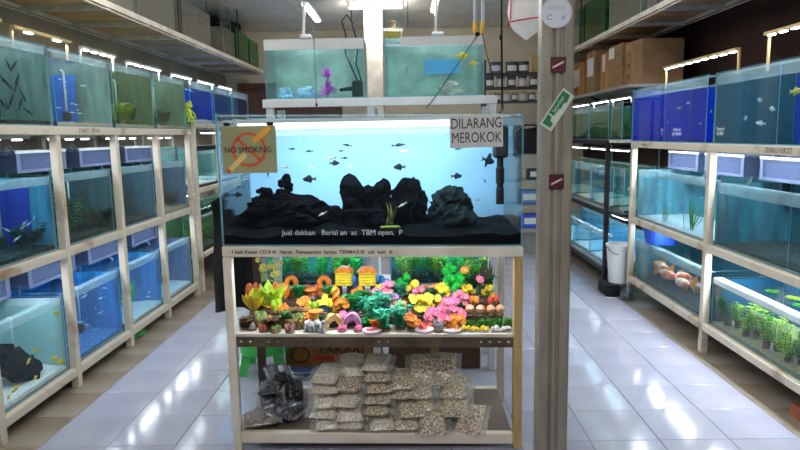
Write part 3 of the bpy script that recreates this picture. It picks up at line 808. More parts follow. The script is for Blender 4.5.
plant('bush', 'small yellow green plant at the far end of the pale teal right tank', (1.86, 4.62, .672), .10, 10, LEAFL, 5, .025)
POT = M('brown_pot', (0.16, 0.07, 0.04), 0.7, var=0.2)
for i in range(17):
    y = 3.60-0.066*i
    hh = (0.13, .12, .15, .12, .13, .14, .13, .15, .12, .10, .13, .09, .16, .18, .15, .12, .13)[i]
    plant('bush', f'potted lime water plant in the low right tank, {ORD[i]} from far end', (1.82+0.035*(i % 3), y+.02*((i*7) % 3-1), .205), hh*1.25, 40+i, LEAFL if i % 5 else LEAFG, 8, .050, pot=POT, name='potted_water_plant', group='potted plants in the low right tank', stem=LEAFG)
for i in range(6):
    b = MB()
    for q in range(16):
        a = q*2.4; b.leaf((0, 0, .002+.0006*q), (math.cos(a), math.sin(a), .35), r.uniform(.03, .055), .026, .25, n=3)
    tag(b.build('floating_plant', LEAFL if i % 2 else LEAFG, None, (1.90+.12*r.random(), 3.45-.155*i, .425)), f'green floating plant on the low right tank, {ORD[i]} from the far end', 'plant', 'floating plants on the low right tank')
# things under and beside the right rack
bk = thing('bucket', 'white plastic pail standing beside the far end of right rack', 'bucket', (1.70, 5.14, 0.10))
MB().lathe([(0.001, 0), (0.075, 0), (0.098, 0.30), (0.104, 0.30), (0.104, 0.315), (0.094, 0.315), (0.072, 0.01), (0.001, 0.01)], 24).build('body', M('pail_white', (0.68, 0.70, 0.72), 0.35, var=0.05), bk, smooth=False)
MB().tube([(-0.1, 0, .29)]+[(0.1*math.cos(PI-PI*k/10), -0.03-0.06*math.sin(PI*k/10), .29-.05*math.sin(PI*k/10)) for k in range(11)], .003, 6).build('handle', BLACKMET, bk)
cr = thing('crate', 'small black plastic crate under the white pail', 'crate', (1.68, 5.14, 0))
b = MB(); b.bevel_box(-.11, .11, -.11, .11, .0, .098, .012); b.build('body', BLACK, cr)
MB().box(-.112, .112, -.112, .112, .084, .099).build('rim', BLACK, cr)
jr = thing('glass_jar', 'clear jar on the floor in front of the black crate', 'jar', (1.70, 4.93, 0))
MB().lathe([(0.04, 0), (0.052, .005), (0.052, .10), (0.046, .115), (0.046, .125), (.042, .125), (.042, .112), (.048, .098), (.048, .008), (.001, .008)], 18).build('glass_body', glass_mat('jar_glass', (.85, .9, .92), .12), jr, smooth=True)
MB().lathe([(.001, .010), (.047, .010), (.047, .05), (.001, .05)], 16).build('murky_water', water_mat('murky_water', (.7, .8, .85), .3, (.35, .42, .48)), jr)
BR = M('red_brick', (.36, .10, .05), .85, var=.25, bump=.3)
bb_ = MB(); bb_.bevel_box(-.10, .10, -.05, .05, 0, .055, .004); tag(bb_.build('brick', BR, None, (1.855, 2.80, 0)), 'red brick on the floor under the right rack', 'brick')
bt = thing('plastic_tub', 'blue plastic tub standing on the rim of the goldfish tank', 'tub', (1.88, 4.72, .492))
MB().lathe([(.001, 0), (.12, 0), (.135, .10), (.14, .10), (.14, .108), (.128, .108), (.115, .008), (.001, .008)], 24).build('body', M('blue_tub', (.02, .09, .55), .35), bt)
b = MB(); b.lathe([(.130, .107), (.145, .107), (.145, .116), (.130, .116)], 24); b.build('rim', MATS['blue_tub'], bt)


# ------------------------------------------------------------------ far racks
def small_rack(label, xf, xb, ys, zs, mat, ztop, sgn): return rack(label, xf, xb, ys, zs, mat, ztop, sgn, pw=0.035, bh=0.04)


FLP = [5.44, 6.12, 6.80, 7.48]
FLZ = [0.33, 0.70, 1.00, 1.42]
small_rack('far white rack with black framed tanks beyond the left rack', -1.80, -2.28, FLP, [0.33, 0.90, 1.46], RUST, 1.46, 1)
fl_spec = [('green', W_GREEN, GREENB, DKGRAV), ('grey', W_CLEAR, GREYG, SAND), ('blue', W_BLUE, PURPB, SAND)]
for ti, (zb, H_) in enumerate(((0.33, .37), (0.90, .36), (1.46, .36))):
    for k in range(3):
        c, w_, bk_, gv = fl_spec[ti]
        t_ = tank(f'{c} tank, {TIER[ti]} shelf of the far left rack, {("nearest", "middle", "farthest")[k]} column', (-2.02-.005, (FLP[k]+FLP[k+1])/2, zb+.001), PI/2, .62, .38, H_, back=bk_, water=w_, gravel=gv, level=.8)
        if ti < 2:
            b = MB(); b.box(-.312, .312, -.196, -.1905, H_-.04, H_); b.box(-.312, .312, -.196, -.1905, 0, .02); b.build('black_frame', BLACK, t_)
        led_strip(f'LED strip over the {TIER[ti]} far left tank, {("nearest", "middle", "farthest")[k]} column', (-2.0, (FLP[k]+FLP[k+1])/2, zb+H_+(.12 if ti < 2 else .05)), PI/2, .5, 5, drop=(.0 if ti < 2 else .05), power=LED_W*.9)
for i in range(6):
    plant('bush', f'green plant in the bottom far left tanks, {ORD[i]} from the front', (-1.95, 5.6+.2*i if i < 3 else 6.25+.15*(i-3), .37), .16, 70+i, LEAFG, 7, .05)

DRK = [5.37, 6.62, 7.7]
small_rack('dark far rack of tanks beyond the right rack', 1.642, 2.12, DRK, [.17, .665, 1.25], BLACKMET, 1.25, -1)
dk_spec = [('cyan', W_CYAN, CYANB, SAND), ('murky brown', W_TEAL, GREENB, TANSAND), ('green planted', W_GREEN, DKTEAL, DKGRAV)]
for ti, (zb, H_) in enumerate(((.17, .27), (.665, .36), (1.25, .30))):
    for k, (ya, yb) in enumerate(((5.41, 5.98), (6.01, 6.59), (6.66, 7.66))):
        c, w_, bk_, gv = dk_spec[ti]
        t_ = tank(f'{c} tank, {TIER[ti]} shelf of the dark right rack, {("nearest", "middle", "farthest")[k]}', (1.66+.20+(.03 if ti < 2 else 0), (ya+yb)/2, zb+.001), -PI/2, yb-ya, .38, H_, back=bk_, water=w_, gravel=gv, level=.8)
        led_strip(f'LED strip over the {TIER[ti]} tank of the dark right rack, {("nearest", "middle", "farthest")[k]}', (1.86, (ya+yb)/2, zb+H_+(.13 if ti < 2 else .05)), -PI/2, yb-ya-.06, 7, drop=(0 if ti < 2 else .05), power=LED_W*(.9 if ti < 2 else .5))
# short end tanks between dark rack and white rack
for ti, (zb, H_) in enumerate(((.665, .36), (1.25, .30))):
    c, w_, bk_, gv = dk_spec[ti+1]
    tank(f'{c} cube tank between the dark and white right racks, {("lower", "upper")[ti]}', (1.86+.03*(1-ti), 5.20, zb+.001), -PI/2, .27, .38, H_, back=bk_, water=w_, gravel=gv, level=.8)
    b = MB(); b.box(1.66, 2.10, 5.05, 5.345, zb-.02, zb); tag(b.build('bracket_shelf', WHITE if ti else BLACKMET), f'short {("black", "white")[ti]} shelf under the {("lower", "upper")[ti]} cube tank by the white rack', 'shelf')
for i in range(5):
    plant('bush', f'leafy plant in the top tanks of the dark right rack, {ORD[i]} from the front', (1.78, 5.2+.24*i, 1.28), .12, 90+i, LEAFG, 8, .05)
for i in range(4):
    fish('koi', F_ORW, F_OFIN, f'orange fish in the murky tanks of the dark right rack, {ORD[i]} from the front', (1.80, 5.14+.09*i if i < 2 else 5.3+.1*i, .80+.05*(i % 2)), .08, 1.5, 0, False, 'orange fish in murky tanks')
# boxes on boards above the dark rack
bs = MB(); bs.box(1.72, 2.30, 5.10, 7.8, 1.66, 1.685); tag(bs.build('shelf_board', PLYG), 'long board carrying cardboard boxes over the dark right rack', 'shelf')
for k in range(3):
    b = MB(); b.bar((2.30, 5.2+1.2*k, 1.45), (1.80, 5.2+1.2*k, 1.655), .02, .02); b.bar((2.315, 5.2+1.2*k, 1.40), (2.315, 5.2+1.2*k, 1.658), .02, .02)
    tag(b.build('shelf_bracket', BLACKMET), f'black diagonal bracket under the box board, {ORD[k]} from the front', 'bracket', 'brackets under the box board')


def carton(label, loc, rotz, w, d, h, mat, flaps=True, paper=None, name='cardboard_box'):
    t = thing(name, label, 'box', loc, rotz)
    MB().bevel_box(-w/2, w/2, -d/2, d/2, 0, h, .004).build('body', mat, t)
    MB().box(-.025, .025, -d/2-.0006, -d/2-.0001, 0, h).build('tape', M('brown_tape', (.30, .17, .07), .25), t)
    b = MB(); b.box(-w/2+.002, w/2-.002, -d/2+.002, -.002, h+.0005, h+.005); b.build('flap', mat, t)
    b = MB(); b.box(-w/2+.002, w/2-.002, .002, d/2-.002, h+.0005, h+.005); b.build('flap', mat, t)
    if paper: MB().box(*paper[:2], -d/2-.0016, -d/2-.0008, *paper[2:]).build('paper_label', PAPER, t)
    return t


cb = carton('tall brown carton with black print above the dark right rack', (1.98, 5.28, 1.686), -PI/2+.1, .30, .34, .34, CARD)
for q in range(3): lettering('▲■'[0] if False else 'H8', .045, INK, cb, (-.08, -.172, .25-.09*q), (PI/2, 0, 0))
cb = carton('brown carton with a torn white flap, second above the dark right rack', (1.96, 5.66, 1.686), -PI/2, .36, .34, .36, CARD, paper=(-.17, -.02, .26, .35))
for q in range(3): lettering('DF', .05, INK, cb, (.09, -.172, .27-.10*q), (PI/2, 0, 0))
carton('orange brown carton wedged between taller cartons', (1.98, 6.02, 1.686), -PI/2, .24, .34, .34, CARDO, paper=(-.06, .02, .18, .33))
carton('narrow carton with a white sheet taped on, above the dark right rack', (1.96, 6.40, 1.686), -PI/2, .30, .34, .40, CARD, paper=(-.12, .10, .17, .34))
carton('farthest low carton with paper label above the dark right rack', (1.96, 6.90, 1.686), -PI/2, .50, .34, .34, CARDO, paper=(-.2, .1, .1, .28))


# ------------------------------------------------------------------ hanging upper shelves with spare tanks
def upper_shelf(label, xe, xw, y0, y1, z, sgn):
    t = thing('hanging_shelf', label, 'shelf', (0, 0, 0))
    lo, hi = min(xe, xw), max(xe, xw)
    n = int((y1-y0)/0.60)
    for k in range(n):
        a = y0+(y1-y0)*k/n; c = y0+(y1-y0)*(k+1)/n
        MB().box(lo+.02, hi-.02, a+.002, c-.002, z, z+.016).build('shelf_board', PLY, t)
    for k in range(n+1):
        a = y0+(y1-y0)*k/n
        MB().box(lo+.006, hi-.006, a-.014, a+.014, z-.03, z-.001).build('cross_rail', WHITE, t)
    for x, s in ((xe, -sgn), (xw, sgn)):
        b = MB(); b.box(min(x, x+s*.006), max(x, x+s*.006), y0-.02, y1+.02, z-.018, z+.018); b.box(min(x, x+s*.014), max(x, x+s*.014), y0-.02, y1+.02, z-.036, z-.0305)
        b.build('edge_angle', CREAM, t)
    for k in range(0, n+1, 3):
        a = min(max(y0+(y1-y0)*k/n, y0+.05), y1-.05)
        x = xe+sgn*.007
        MB().bar((x, a, z+.018), (x, a, ZC-.012), .012, .012).build('hanger_rod', BLACKMET, t)
    return t


upper_shelf('high hanging shelf of spare glass tanks along the left wall', -1.80, -2.34, 1.6, 8.2, 2.14, 1)
upper_shelf('high hanging shelf of spare tanks along the right wall', 1.74, 2.20, 2.6, 7.9, 2.17, -1)
GRNG = glass_mat('tinted_green_glass', (.18, .75, .30), .06)
GRNEDGE = M('green_edge', (.03, .25, .07), .2)
DKEDGE = M('dark_edge', (.03, .05, .05), .3)
CLOUD = M('clouded_backdrop', (.50, .48, .40), .6, var=.2, scale=6)
GREYSHEEN = milky_mat('grey_sheen_glass', (.66, .63, .54), .70, .15)  # milky grey imitates reflections on the spare tanks' glass
up = [(4.05, .7, .34, GREYSHEEN, EDGE, CLOUD), (4.82, .68, .36, GREYSHEEN, EDGE, CLOUD), (5.72, .78, .30, GREYSHEEN, DKEDGE, CLOUD), (6.72, .40, .26, GREYSHEEN, EDGE, PAPER), (7.25, .50, .32, GRNG, GRNEDGE, M('bright_green_backdrop', (.05, .35, .06), .5)), (7.80, .42, .30, GRNG, GRNEDGE, CEIL)]
upn = ['spare glass tank above the second left column', 'spare glass tank with clouded back above the left rack', 'long dark edged spare tank on the left high shelf', 'small white backed spare tank on the left high shelf', 'bright green spare tank on the left high shelf', 'farthest greenish spare tank on the left high shelf']
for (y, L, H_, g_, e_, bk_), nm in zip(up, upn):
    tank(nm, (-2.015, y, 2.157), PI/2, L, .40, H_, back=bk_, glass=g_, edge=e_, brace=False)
tank('upper spare tank stacked on the long dark edged one', (-2.015, 5.78, 2.458), PI/2, .62, .36, .20, back=None, edge=DKEDGE, brace=False)
tank('upper spare tank stacked on the small white backed one', (-2.01, 6.72, 2.418), PI/2, .36, .34, .23, back=PAPER, edge=EDGE, brace=False)
b = MB()
for q in range(7): b.blob((r.uniform(-.12, .12), r.uniform(-.22, .22), .05+.03*r.random()), .12, .14, .06, 12, 8, .7, 3, q*2.1)
tag(b.build('black_plastic_bag', BLACK, None, (-2.05, 7.28, 2.483)), 'crumpled black plastic bag on top of the green spare tank', 'bag')
ur = [(4.55, .55, .24, GREYSHEEN, EDGE, None), (5.35, .75, .30, GREYSHEEN, EDGE, TEALB), (6.28, .85, .36, GRNG, GRNEDGE, M('forest_green_backdrop', (.01, .12, .05), .5)), (7.10, .50, .36, GLASS, EDGE, GREYG)]
urn = ['nearest clear spare tank on the right high shelf', 'teal spare tank with grey reflections on the right high shelf', 'dark green spare tank on the right high shelf', 'grey spare tank behind the steel post on the right high shelf']
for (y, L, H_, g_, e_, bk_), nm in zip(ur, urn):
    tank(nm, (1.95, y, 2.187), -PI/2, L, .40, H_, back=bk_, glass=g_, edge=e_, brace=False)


# ------------------------------------------------------------------ centre stand
SX0, SX1, SY0, SY1 = -0.765, 0.458, 2.55, 3.07
SC = (SX0+SX1)/2
def dz(x): return -0.016*(x+0.15)
def sbox(x0, x1, y0, y1, z0, z1, bev=0.003):
    return MB().bevel_box(x0-SC, x1-SC, y0, y1, z0, z1, bev)
st = thing('display_stand', 'cream wooden stand carrying the big front tank', 'stand', (SC, 0, 0))
for i, (x0, x1, y0, y1, mt) in enumerate(((SX0, SX0+.036, SY0, SY0+.036, CREAM), (SX1-.036, SX1, SY0, SY0+.036, OCHRE), (SX0, SX0+.036, SY1-.036, SY1, DARKWOOD), (SX1-.036, SX1, SY1-.036, SY1, CREAM))):
    MB().bevel_box(x0-SC, x1-SC, y0, y1, 0.0, .832-dz(-.15)+dz((x0+x1)/2), .003).build('post', mt, st)
for nm, z0, z1, mt in (('top_rail', .834, .876, CREAM), ('bottom_rail', .030, .076, CREAM)):
    e = 0 if nm == 'top_rail' else .037
    sbox(SX0+e, SX1-e, SY0-.001, SY0+.034, z0, z1).build(nm, mt, st, shear=SC)
    sbox(SX0+e, SX1-e, SY1-.034, SY1, z0, z1).build(nm, mt, st, shear=SC)
for x0 in (SX0, SX1-.034):
    sbox(x0, x0+.034, SY0+.036, SY1-.036, .834, .876).build('side_rail', CREAM, st, shear=SC)
sbox(SX0+.037, SX1-.037, SY0+.036, SY1-.036, .862, .875, .001).build('top_board', PLYG, st, shear=SC)
sbox(SX0+.037, SX1-.037, SY0+.002, SY1-.002, .496, .511, .002).build('middle_shelf', M('pale_shelf', (.62, .57, .48), .5, var=.1), st, shear=SC)
sbox(SX0+.037, SX1-.037, SY0+.036, SY1-.036, .060, .075, .002).build('bottom_shelf', BROWNBOARD, st, shear=SC)
# slotted steel angle under the middle shelf: real holes
b = MB(); n = 30; x0, x1 = SX0+.037-SC, SX1-.037-SC; w = (x1-x0)/n; yq = SY0+.006
for k in range(n):
    a = x0+w*k
    for (u0, u1, w0, w1) in ((0, 1, .479, .495), (0, 1, .452, .471), (0, .36, .471, .479), (.64, 1, .471, .479)):
        b.box(a+w*u0, a+w*u1, yq, yq+.004, w0, w1)
b.build('slotted_angle', M('brown_steel', (.11, .075, .045), .5, metal=.3, var=.3), st, shear=SC)
sbox(SX0+.037, SX1-.037, yq+.004, yq+.045, .491, .495, .001).build('angle_flange', MATS['brown_steel'], st, shear=SC)
MB().box(-.03, .03, SY0-.004, SY0-.0012, .838, .874).build('tape_patch', M('white_tape', (.7, .68, .62), .4), st, loc=(SX1-.03-SC, 0, dz(SX1-.03)))
lettering('1 kaki Kanan 125.4 th', .021, INK, st, (-.635-SC, SY0-.0016, .855+dz(-.635)), (PI/2, 0.012, 0), thick=.0004)
lettering('Harga : Pemasangan  lampu  TERMASUK  utk  kaki  di', .021, INK, st, (-.30-SC, SY0-.0016, .855+dz(-.30)), (PI/2, 0.014, 0), thick=.0004)

led_strip('LED strip under the front stand top, over the ornaments', (SC, 2.605, .8455), 0, 1.08, 10, power=4.4, group=None)

# big tank
BT = tank('very large glass tank with glowing pale blue back on the front stand', ((SX0+SX1)/2, (SY0+SY1)/2, .877), 0, 1.222, .50, .535,
          back=M('pale_blue_backdrop', (.40, .64, .88), .6, var=.06, scale=2), water=W_BIG, level=.91, gravel=BLKGRAV, gh=.052, shear=SC)
lettering('Jual dakkan   Berisi an  ac  TBM open.  P', .030, WRIT, BT, (-.14+.02, -.2515, .058), (PI/2, .014, 0))
fl_ = thing('tank_light', 'long bright LED light across the top of the big front tank', 'light', (SC-.02, 2.72, 1.362))
MB().box(-.54, .54, -.05, .05, .020, .034).build('housing', PVC, fl_)
for q in (-.03, .03): MB().tube([(-.53, q, .006), (.53, q, .006)], .011, 10).build('led_tube', emit_mat('tube_glow', (.88, .96, 1.0), 6.0), fl_, smooth=True)
for q in (-.54, .54): MB().box(q-.008, q+.008, -.055, .055, -.006, .038).build('end_cap', PVC, fl_)
MB().box(-.60, -.548, -.03, .03, .028, .034).build('bracket', PVC, fl_); MB().box(.548, .60, -.03, .03, .028, .034).build('bracket', PVC, fl_)
area_light('tank_glow', fl_, (0, 0, -.012), (math.radians(38), 0, 0), 1.05, .06, 7.4, (.84, .94, 1.0))
# rocks and wood in the big tank
gz = .93
b = MB()
b.blob((0, 0, .03), .19, .10, .10, 30, 18, .5, 2.4, 3.3, flat=-.03)
for q in range(90):
    u = r.uniform(-.16, .17); hgt_ = .03+.085*(1-(abs(u)/.19)**2)*r.uniform(.5, 1.15)
    b.blob((u, r.uniform(-.06, .06), hgt_), r.uniform(.014, .024), r.uniform(.010, .018), r.uniform(.011, .018), 8, 6)
lw_ = tag(b.build('driftwood', ROCKB, None, (-.555, 2.80, gz+.005)), 'black plant covered driftwood mound at left of the big tank', 'driftwood')
def leafball(pts, rad, parent):
    q = MB(); q.tube([(-.02, 0, .05)]+pts, .005, 6)
    for (x, y, z) in pts:
        for _ in range(9): q.blob((x+r.uniform(-.026, .026), y+r.uniform(-.012, .012), z+r.uniform(-.016, .016)), rad*r.uniform(.8, 1.2), rad*.6, rad*r.uniform(.7, 1), 8, 6)
    q.build('leafy_branch', M('black_green_leaf', (.0015, .003, .004), .8, spec=.03), parent)
leafball([(0, 0, .10), (.005, -.005, .14), (.012, 0, .175), (.020, 0, .205)], .015, lw_)
leafball([(-.06, 0, .09), (-.075, 0, .12), (-.085, 0, .145)], .016, lw_)
b = MB()
for (x, y, hx, h_, lean, sd) in ((-.055, 0, .050, .215, -.012, 1.), (.005, .03, .045, .165, .0, 7.7), (.048, .01, .040, .185, .012, 2.4), (-.125, -.02, .034, .085, -.01, 4.1), (.10, 0, .035, .10, .012, 5.), (-.02, -.045, .10, .075, 0, 6.2)):
    n_, lv = 26, 16; vs = []; fs = []
    for j in range(lv+1):
        t = j/lv; pr = (1.12-.28*t)*math.sqrt(max(0.0, 1-max(0, (t-.82)/.18)**2))
        for i in range(n_):
            a = 2*PI*i/n_; d = Vector((math.cos(a)*1.3, math.sin(a)*1.3, t*h_*16))
            k = pr*(1+.34*noise.noise(d+Vector((sd, sd, 0)))+.16*noise.noise(d*3+Vector((sd, 0, sd))))
            vs.append((x+lean*t*2+hx*k*math.cos(a), y+.05*k*math.sin(a), t*h_*(1+.10*noise.noise(Vector((math.cos(a)*2, math.sin(a)*2, sd))))))
    for j in range(lv):
        for i in range(n_): fs.append((j*n_+i, j*n_+(i+1) % n_, (j+1)*n_+(i+1) % n_, (j+1)*n_+i))
    b.add(vs, fs)
tag(b.build('rock', ROCKB, None, (-.185, 2.83, gz+.005)), 'tall black jagged rock in the middle of the big tank', 'rock')
b = MB(); b.blob((0, 0, .06), .085, .07, .125, 34, 26, .4, 2.8, 8.3, flat=-.06)
tag(b.build('rock', ROCKB, None, (-.005, 2.86, gz+.005)), 'rounded black rock right of the tall jagged rock', 'rock')
b = MB(); b.blob((0, 0, .05), .092, .075, .095, 36, 28, .42, 3.0, 12.7, flat=-.055); b.blob((.03, -.05, .02), .08, .06, .06, 14, 9, .4, 3, 2.2)
tag(b.build('rock', ROCKM, None, (.185, 2.82, gz+.005)), 'mossy dark rock at right of the big tank', 'rock')
plant('blade', 'wispy yellow green grass plant between the black rocks', (-.085, 2.73, gz+.01), .12, 21, M('straw_leaf', (.10, .13, .03), .6), 8, .05)
b = MB()
for q in range(6): b.blob((.013*q-.03, 0, .006), .010, .008, .006, 8, 5, .3, 4, q)
tag(b.build('pebble_row', M('lime_pebble', (.25, .35, .05), .6), None, (-.085, 2.69, gz+.0)), 'lime pale stones at the foot of the grass plant', 'stones')
pf = thing('power_filter', 'black submersible pump filter hanging at right inside the big tank', 'filter', (.405, 2.84, 1.01))
MB().lathe([(.001, .0), (.018, 0), (.018, .07), (.015, .075), (.015, .09), (.019, .095), (.019, .16), (.015, .165), (.015, .205), (.001, .205)], 12).build('intake', BLACK, pf)
MB().bevel_box(-.032, .032, -.028, .028, .205, .345, .008).build('motor_housing', BLACK, pf)
MB().tube([(0, 0, .34), (0, 0, .40), (.02, .05, .43), (.03, .16, .42)], .004, 6).build('power_cord', BLACK, pf)
FSH = [(-0.523, 2.889, 1.27, 0.032, 0, 's'), (-0.447, 2.887, 1.259, 0.036, 0, 's'), (-0.28, 2.674, 1.262, 0.025, 0, 's'), (-0.265, 2.68, 1.232, 0.029, 0, 's'), (-0.272, 2.861, 1.283, 0.04, 10, 's'), (-0.347, 2.837, 1.228, 0.044, 0, 'b'), (-0.324, 2.821, 1.206, 0.04, 0, 'd'), (-0.25, 2.734, 1.192, 0.034, 15, 'p'), (-0.546, 2.805, 1.193, 0.031, 0, 'b'), (-0.423, 2.806, 1.191, 0.026, -30, 'p'), (-0.438, 2.799, 1.139, 0.053, 0, 'd'), (-0.595, 2.698, 1.17, 0.025, 80, 's'), (-0.039, 2.763, 1.281, 0.056, 5, 's'), (-0.018, 2.754, 1.255, 0.034, -10, 'p'), (-0.042, 2.834, 1.183, 0.049, 0, 'd'), (0.224, 2.899, 1.256, 0.032, 0, 's'), (0.218, 2.888, 1.135, 0.045, 0, 'd'), (0.332, 2.791, 1.118, 0.022, -60, 's'), (0.295, 2.767, 1.037, 0.022, 0, 'b'), (-0.735, 2.724, 1.082, 0.038, 0, 'd'), (-0.715, 2.669, 1.12, 0.025, -20, 's'), (-0.69, 2.667, 1.12, 0.021, 70, 's'), (-0.667, 2.772, 0.996, 0.03, 0, 'b'), (-0.377, 2.736, 0.991, 0.039, -25, 'p'), (-0.031, 2.751, 1.023, 0.039, -30, 'p')]
FSH.sort()
KD = {'s': ('slim', F_DARK, F_DFIN, 'small slim dark fish'), 'd': ('deep', F_DARK, F_DFIN, 'deep bodied black fish'), 'b': ('slim', F_BRO, F_DFIN, 'slim brownish fish'), 'p': ('slim', F_WHT, F_WFIN, 'slim pale fish')}
for i, (x, y, z, L, a, k) in enumerate(FSH):
    kd, m1, m2, nm = KD[k]
    fish(kd, m1, m2, f'{nm} in the big front tank, {ORD[i]} fish from the left', (x, y, z), L*1.05, PI*(i % 3 != 0)+r.uniform(-.3, .3), math.radians(a), True, 'fish in the big front tank')
af = fish('angel', F_DARK, F_DFIN, 'black long finned angel shaped fish beside the black pump filter', (.352, 2.82, 1.205), .055, .2, -.3, True)

# signs hung on the big tank
ns = thing('no_smoking_sign', 'olive board with red no smoking ring and cigarette', 'sign', (-.628, 2.535, 1.277), 0)
OLIVE = M('olive_board', (.33, .33, .17), .55, var=.1, scale=5)
bd_ = MB().bevel_box(-.108, .108, -.003, .003, -.093, .093, .001).build('board', OLIVE, ns)
b = MB(); vs = []; fs = []; n = 40
for k in range(n):
    t = 2*PI*k/n
    for rr2 in (.057, .068): vs += [(rr2*math.cos(t), -.0046, rr2*math.sin(t)), (rr2*math.cos(t), -.0034, rr2*math.sin(t))]
for k in range(n):
    a, c = k*4, ((k+1) % n)*4
    fs += [(a, c, c+2, a+2), (a+1, a+3, c+3, c+1), (a, a+1, c+1, c), (a+2, c+2, c+3, a+3)]
b.add(vs, fs)
b.bar((-.044, -.0040, .044), (.044, -.0040, -.044), .0012, .012)
b.build('ring', M('sign_red', (.62, .10, .03), .5), ns)
MB().bar((-.080, -.0050, -.080), (-.015, -.0050, -.018), .0014, .020).build('cigarette', M('sign_cream', (.72, .55, .18), .5), ns)
MB().bar((.018, -.0050, .030), (.085, -.0050, .086), .0014, .022).build('cigarette_end', M('sign_yellow', (.78, .38, .04), .5), ns)
MB().blob((-.083, -.0048, -.083), .010, .0015, .010, 8, 6).build('ember', MATS['sign_red'], ns)
lettering('NO SMOKING', .034, INK, bd_, (-.004, -.0066, -.002), (PI/2, 0, 0), thick=0, sx=.86)
for q in (-.085, .085): MB().box(q-.012, q+.012, -.001, .02, .088, .106).build('tape', BLACK, ns)
ds = thing('warning_sign', 'white card hand lettered in black at top right of the big tank', 'sign', (.268, 2.535, 1.333), 0)
MB().bevel_box(-.104, .104, -.0015, .0015, -.064, .062, .0007).build('card', PAPER, ds, rot=(0, -.012, 0))
lettering('DILARANG\nMEROKOK', .058, INK, ds, (0.0, -.0032, .001), (PI/2, -.012, 0), thick=0, sx=.70)

# ------------------------------------------------------------------ ornaments on the middle shelf
def olive(x): return .511+dz(x)
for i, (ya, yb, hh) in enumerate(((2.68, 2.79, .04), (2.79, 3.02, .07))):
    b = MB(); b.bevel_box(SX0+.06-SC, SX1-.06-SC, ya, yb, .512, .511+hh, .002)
    o = b.build('display_riser', DARKWOOD, None, (SC, 0, 0), shear=SC); tag(o, ('low', 'higher rear')[i]+' step board under the ornaments, darkened for shade between them', 'riser')  # dark colour puts shade into the gaps between ornaments
O_ = {}
def om(n, c, c2=None, **k):
    return M('ornament_'+n, c, k.pop('rough', .4), col2=c2, var=.25, scale=k.pop('scale', 40), **k)
OR = om('orange', (.85, .24, .03)); YE = om('yellow', (.85, .60, .04)); PK = om('pink', (.82, .16, .36)); PU = om('purple', (.42, .16, .52)); RD = om('red', (.68, .07, .05)); BL = om('blue', (.05, .24, .62))
GRN = om('green', (.04, .40, .10), trans=.15); TEA = om('teal_green', (.06, .44, .26), trans=.15); LIM = om('lime', (.42, .62, .04), trans=.2); DKG = om('dark_green', (.02, .12, .03), trans=.1); WH = om('white', (.72, .70, .68)); BRN = om('brown', (.12, .06, .03)); GRY = om('grey', (.24, .24, .25))
STR = M('ornament_striped', (.75, .75, .74), .5, col2=(.03, .03, .04), scale=55); CEN = om('centre', (.75, .5, .05))


def flower(b, c, d, rad, m0, m1, n=7):
    """Rosette: n petals round a centre, facing d."""
    d = Vector(d).normalized(); a = d.orthogonal().normalized(); e = d.cross(a); c = Vector(c)
    for k in range(n):
        t = 2*PI*k/n; v = a*math.cos(t)+e*math.sin(t)
        b.leaf(c, v*1.0+d*.45, rad, rad*.75, .0, m0, 3, side=d.cross(v))
    b.blob(c+d*rad*.12, rad*.28, rad*.28, rad*.28, 7, 5, m=m1)


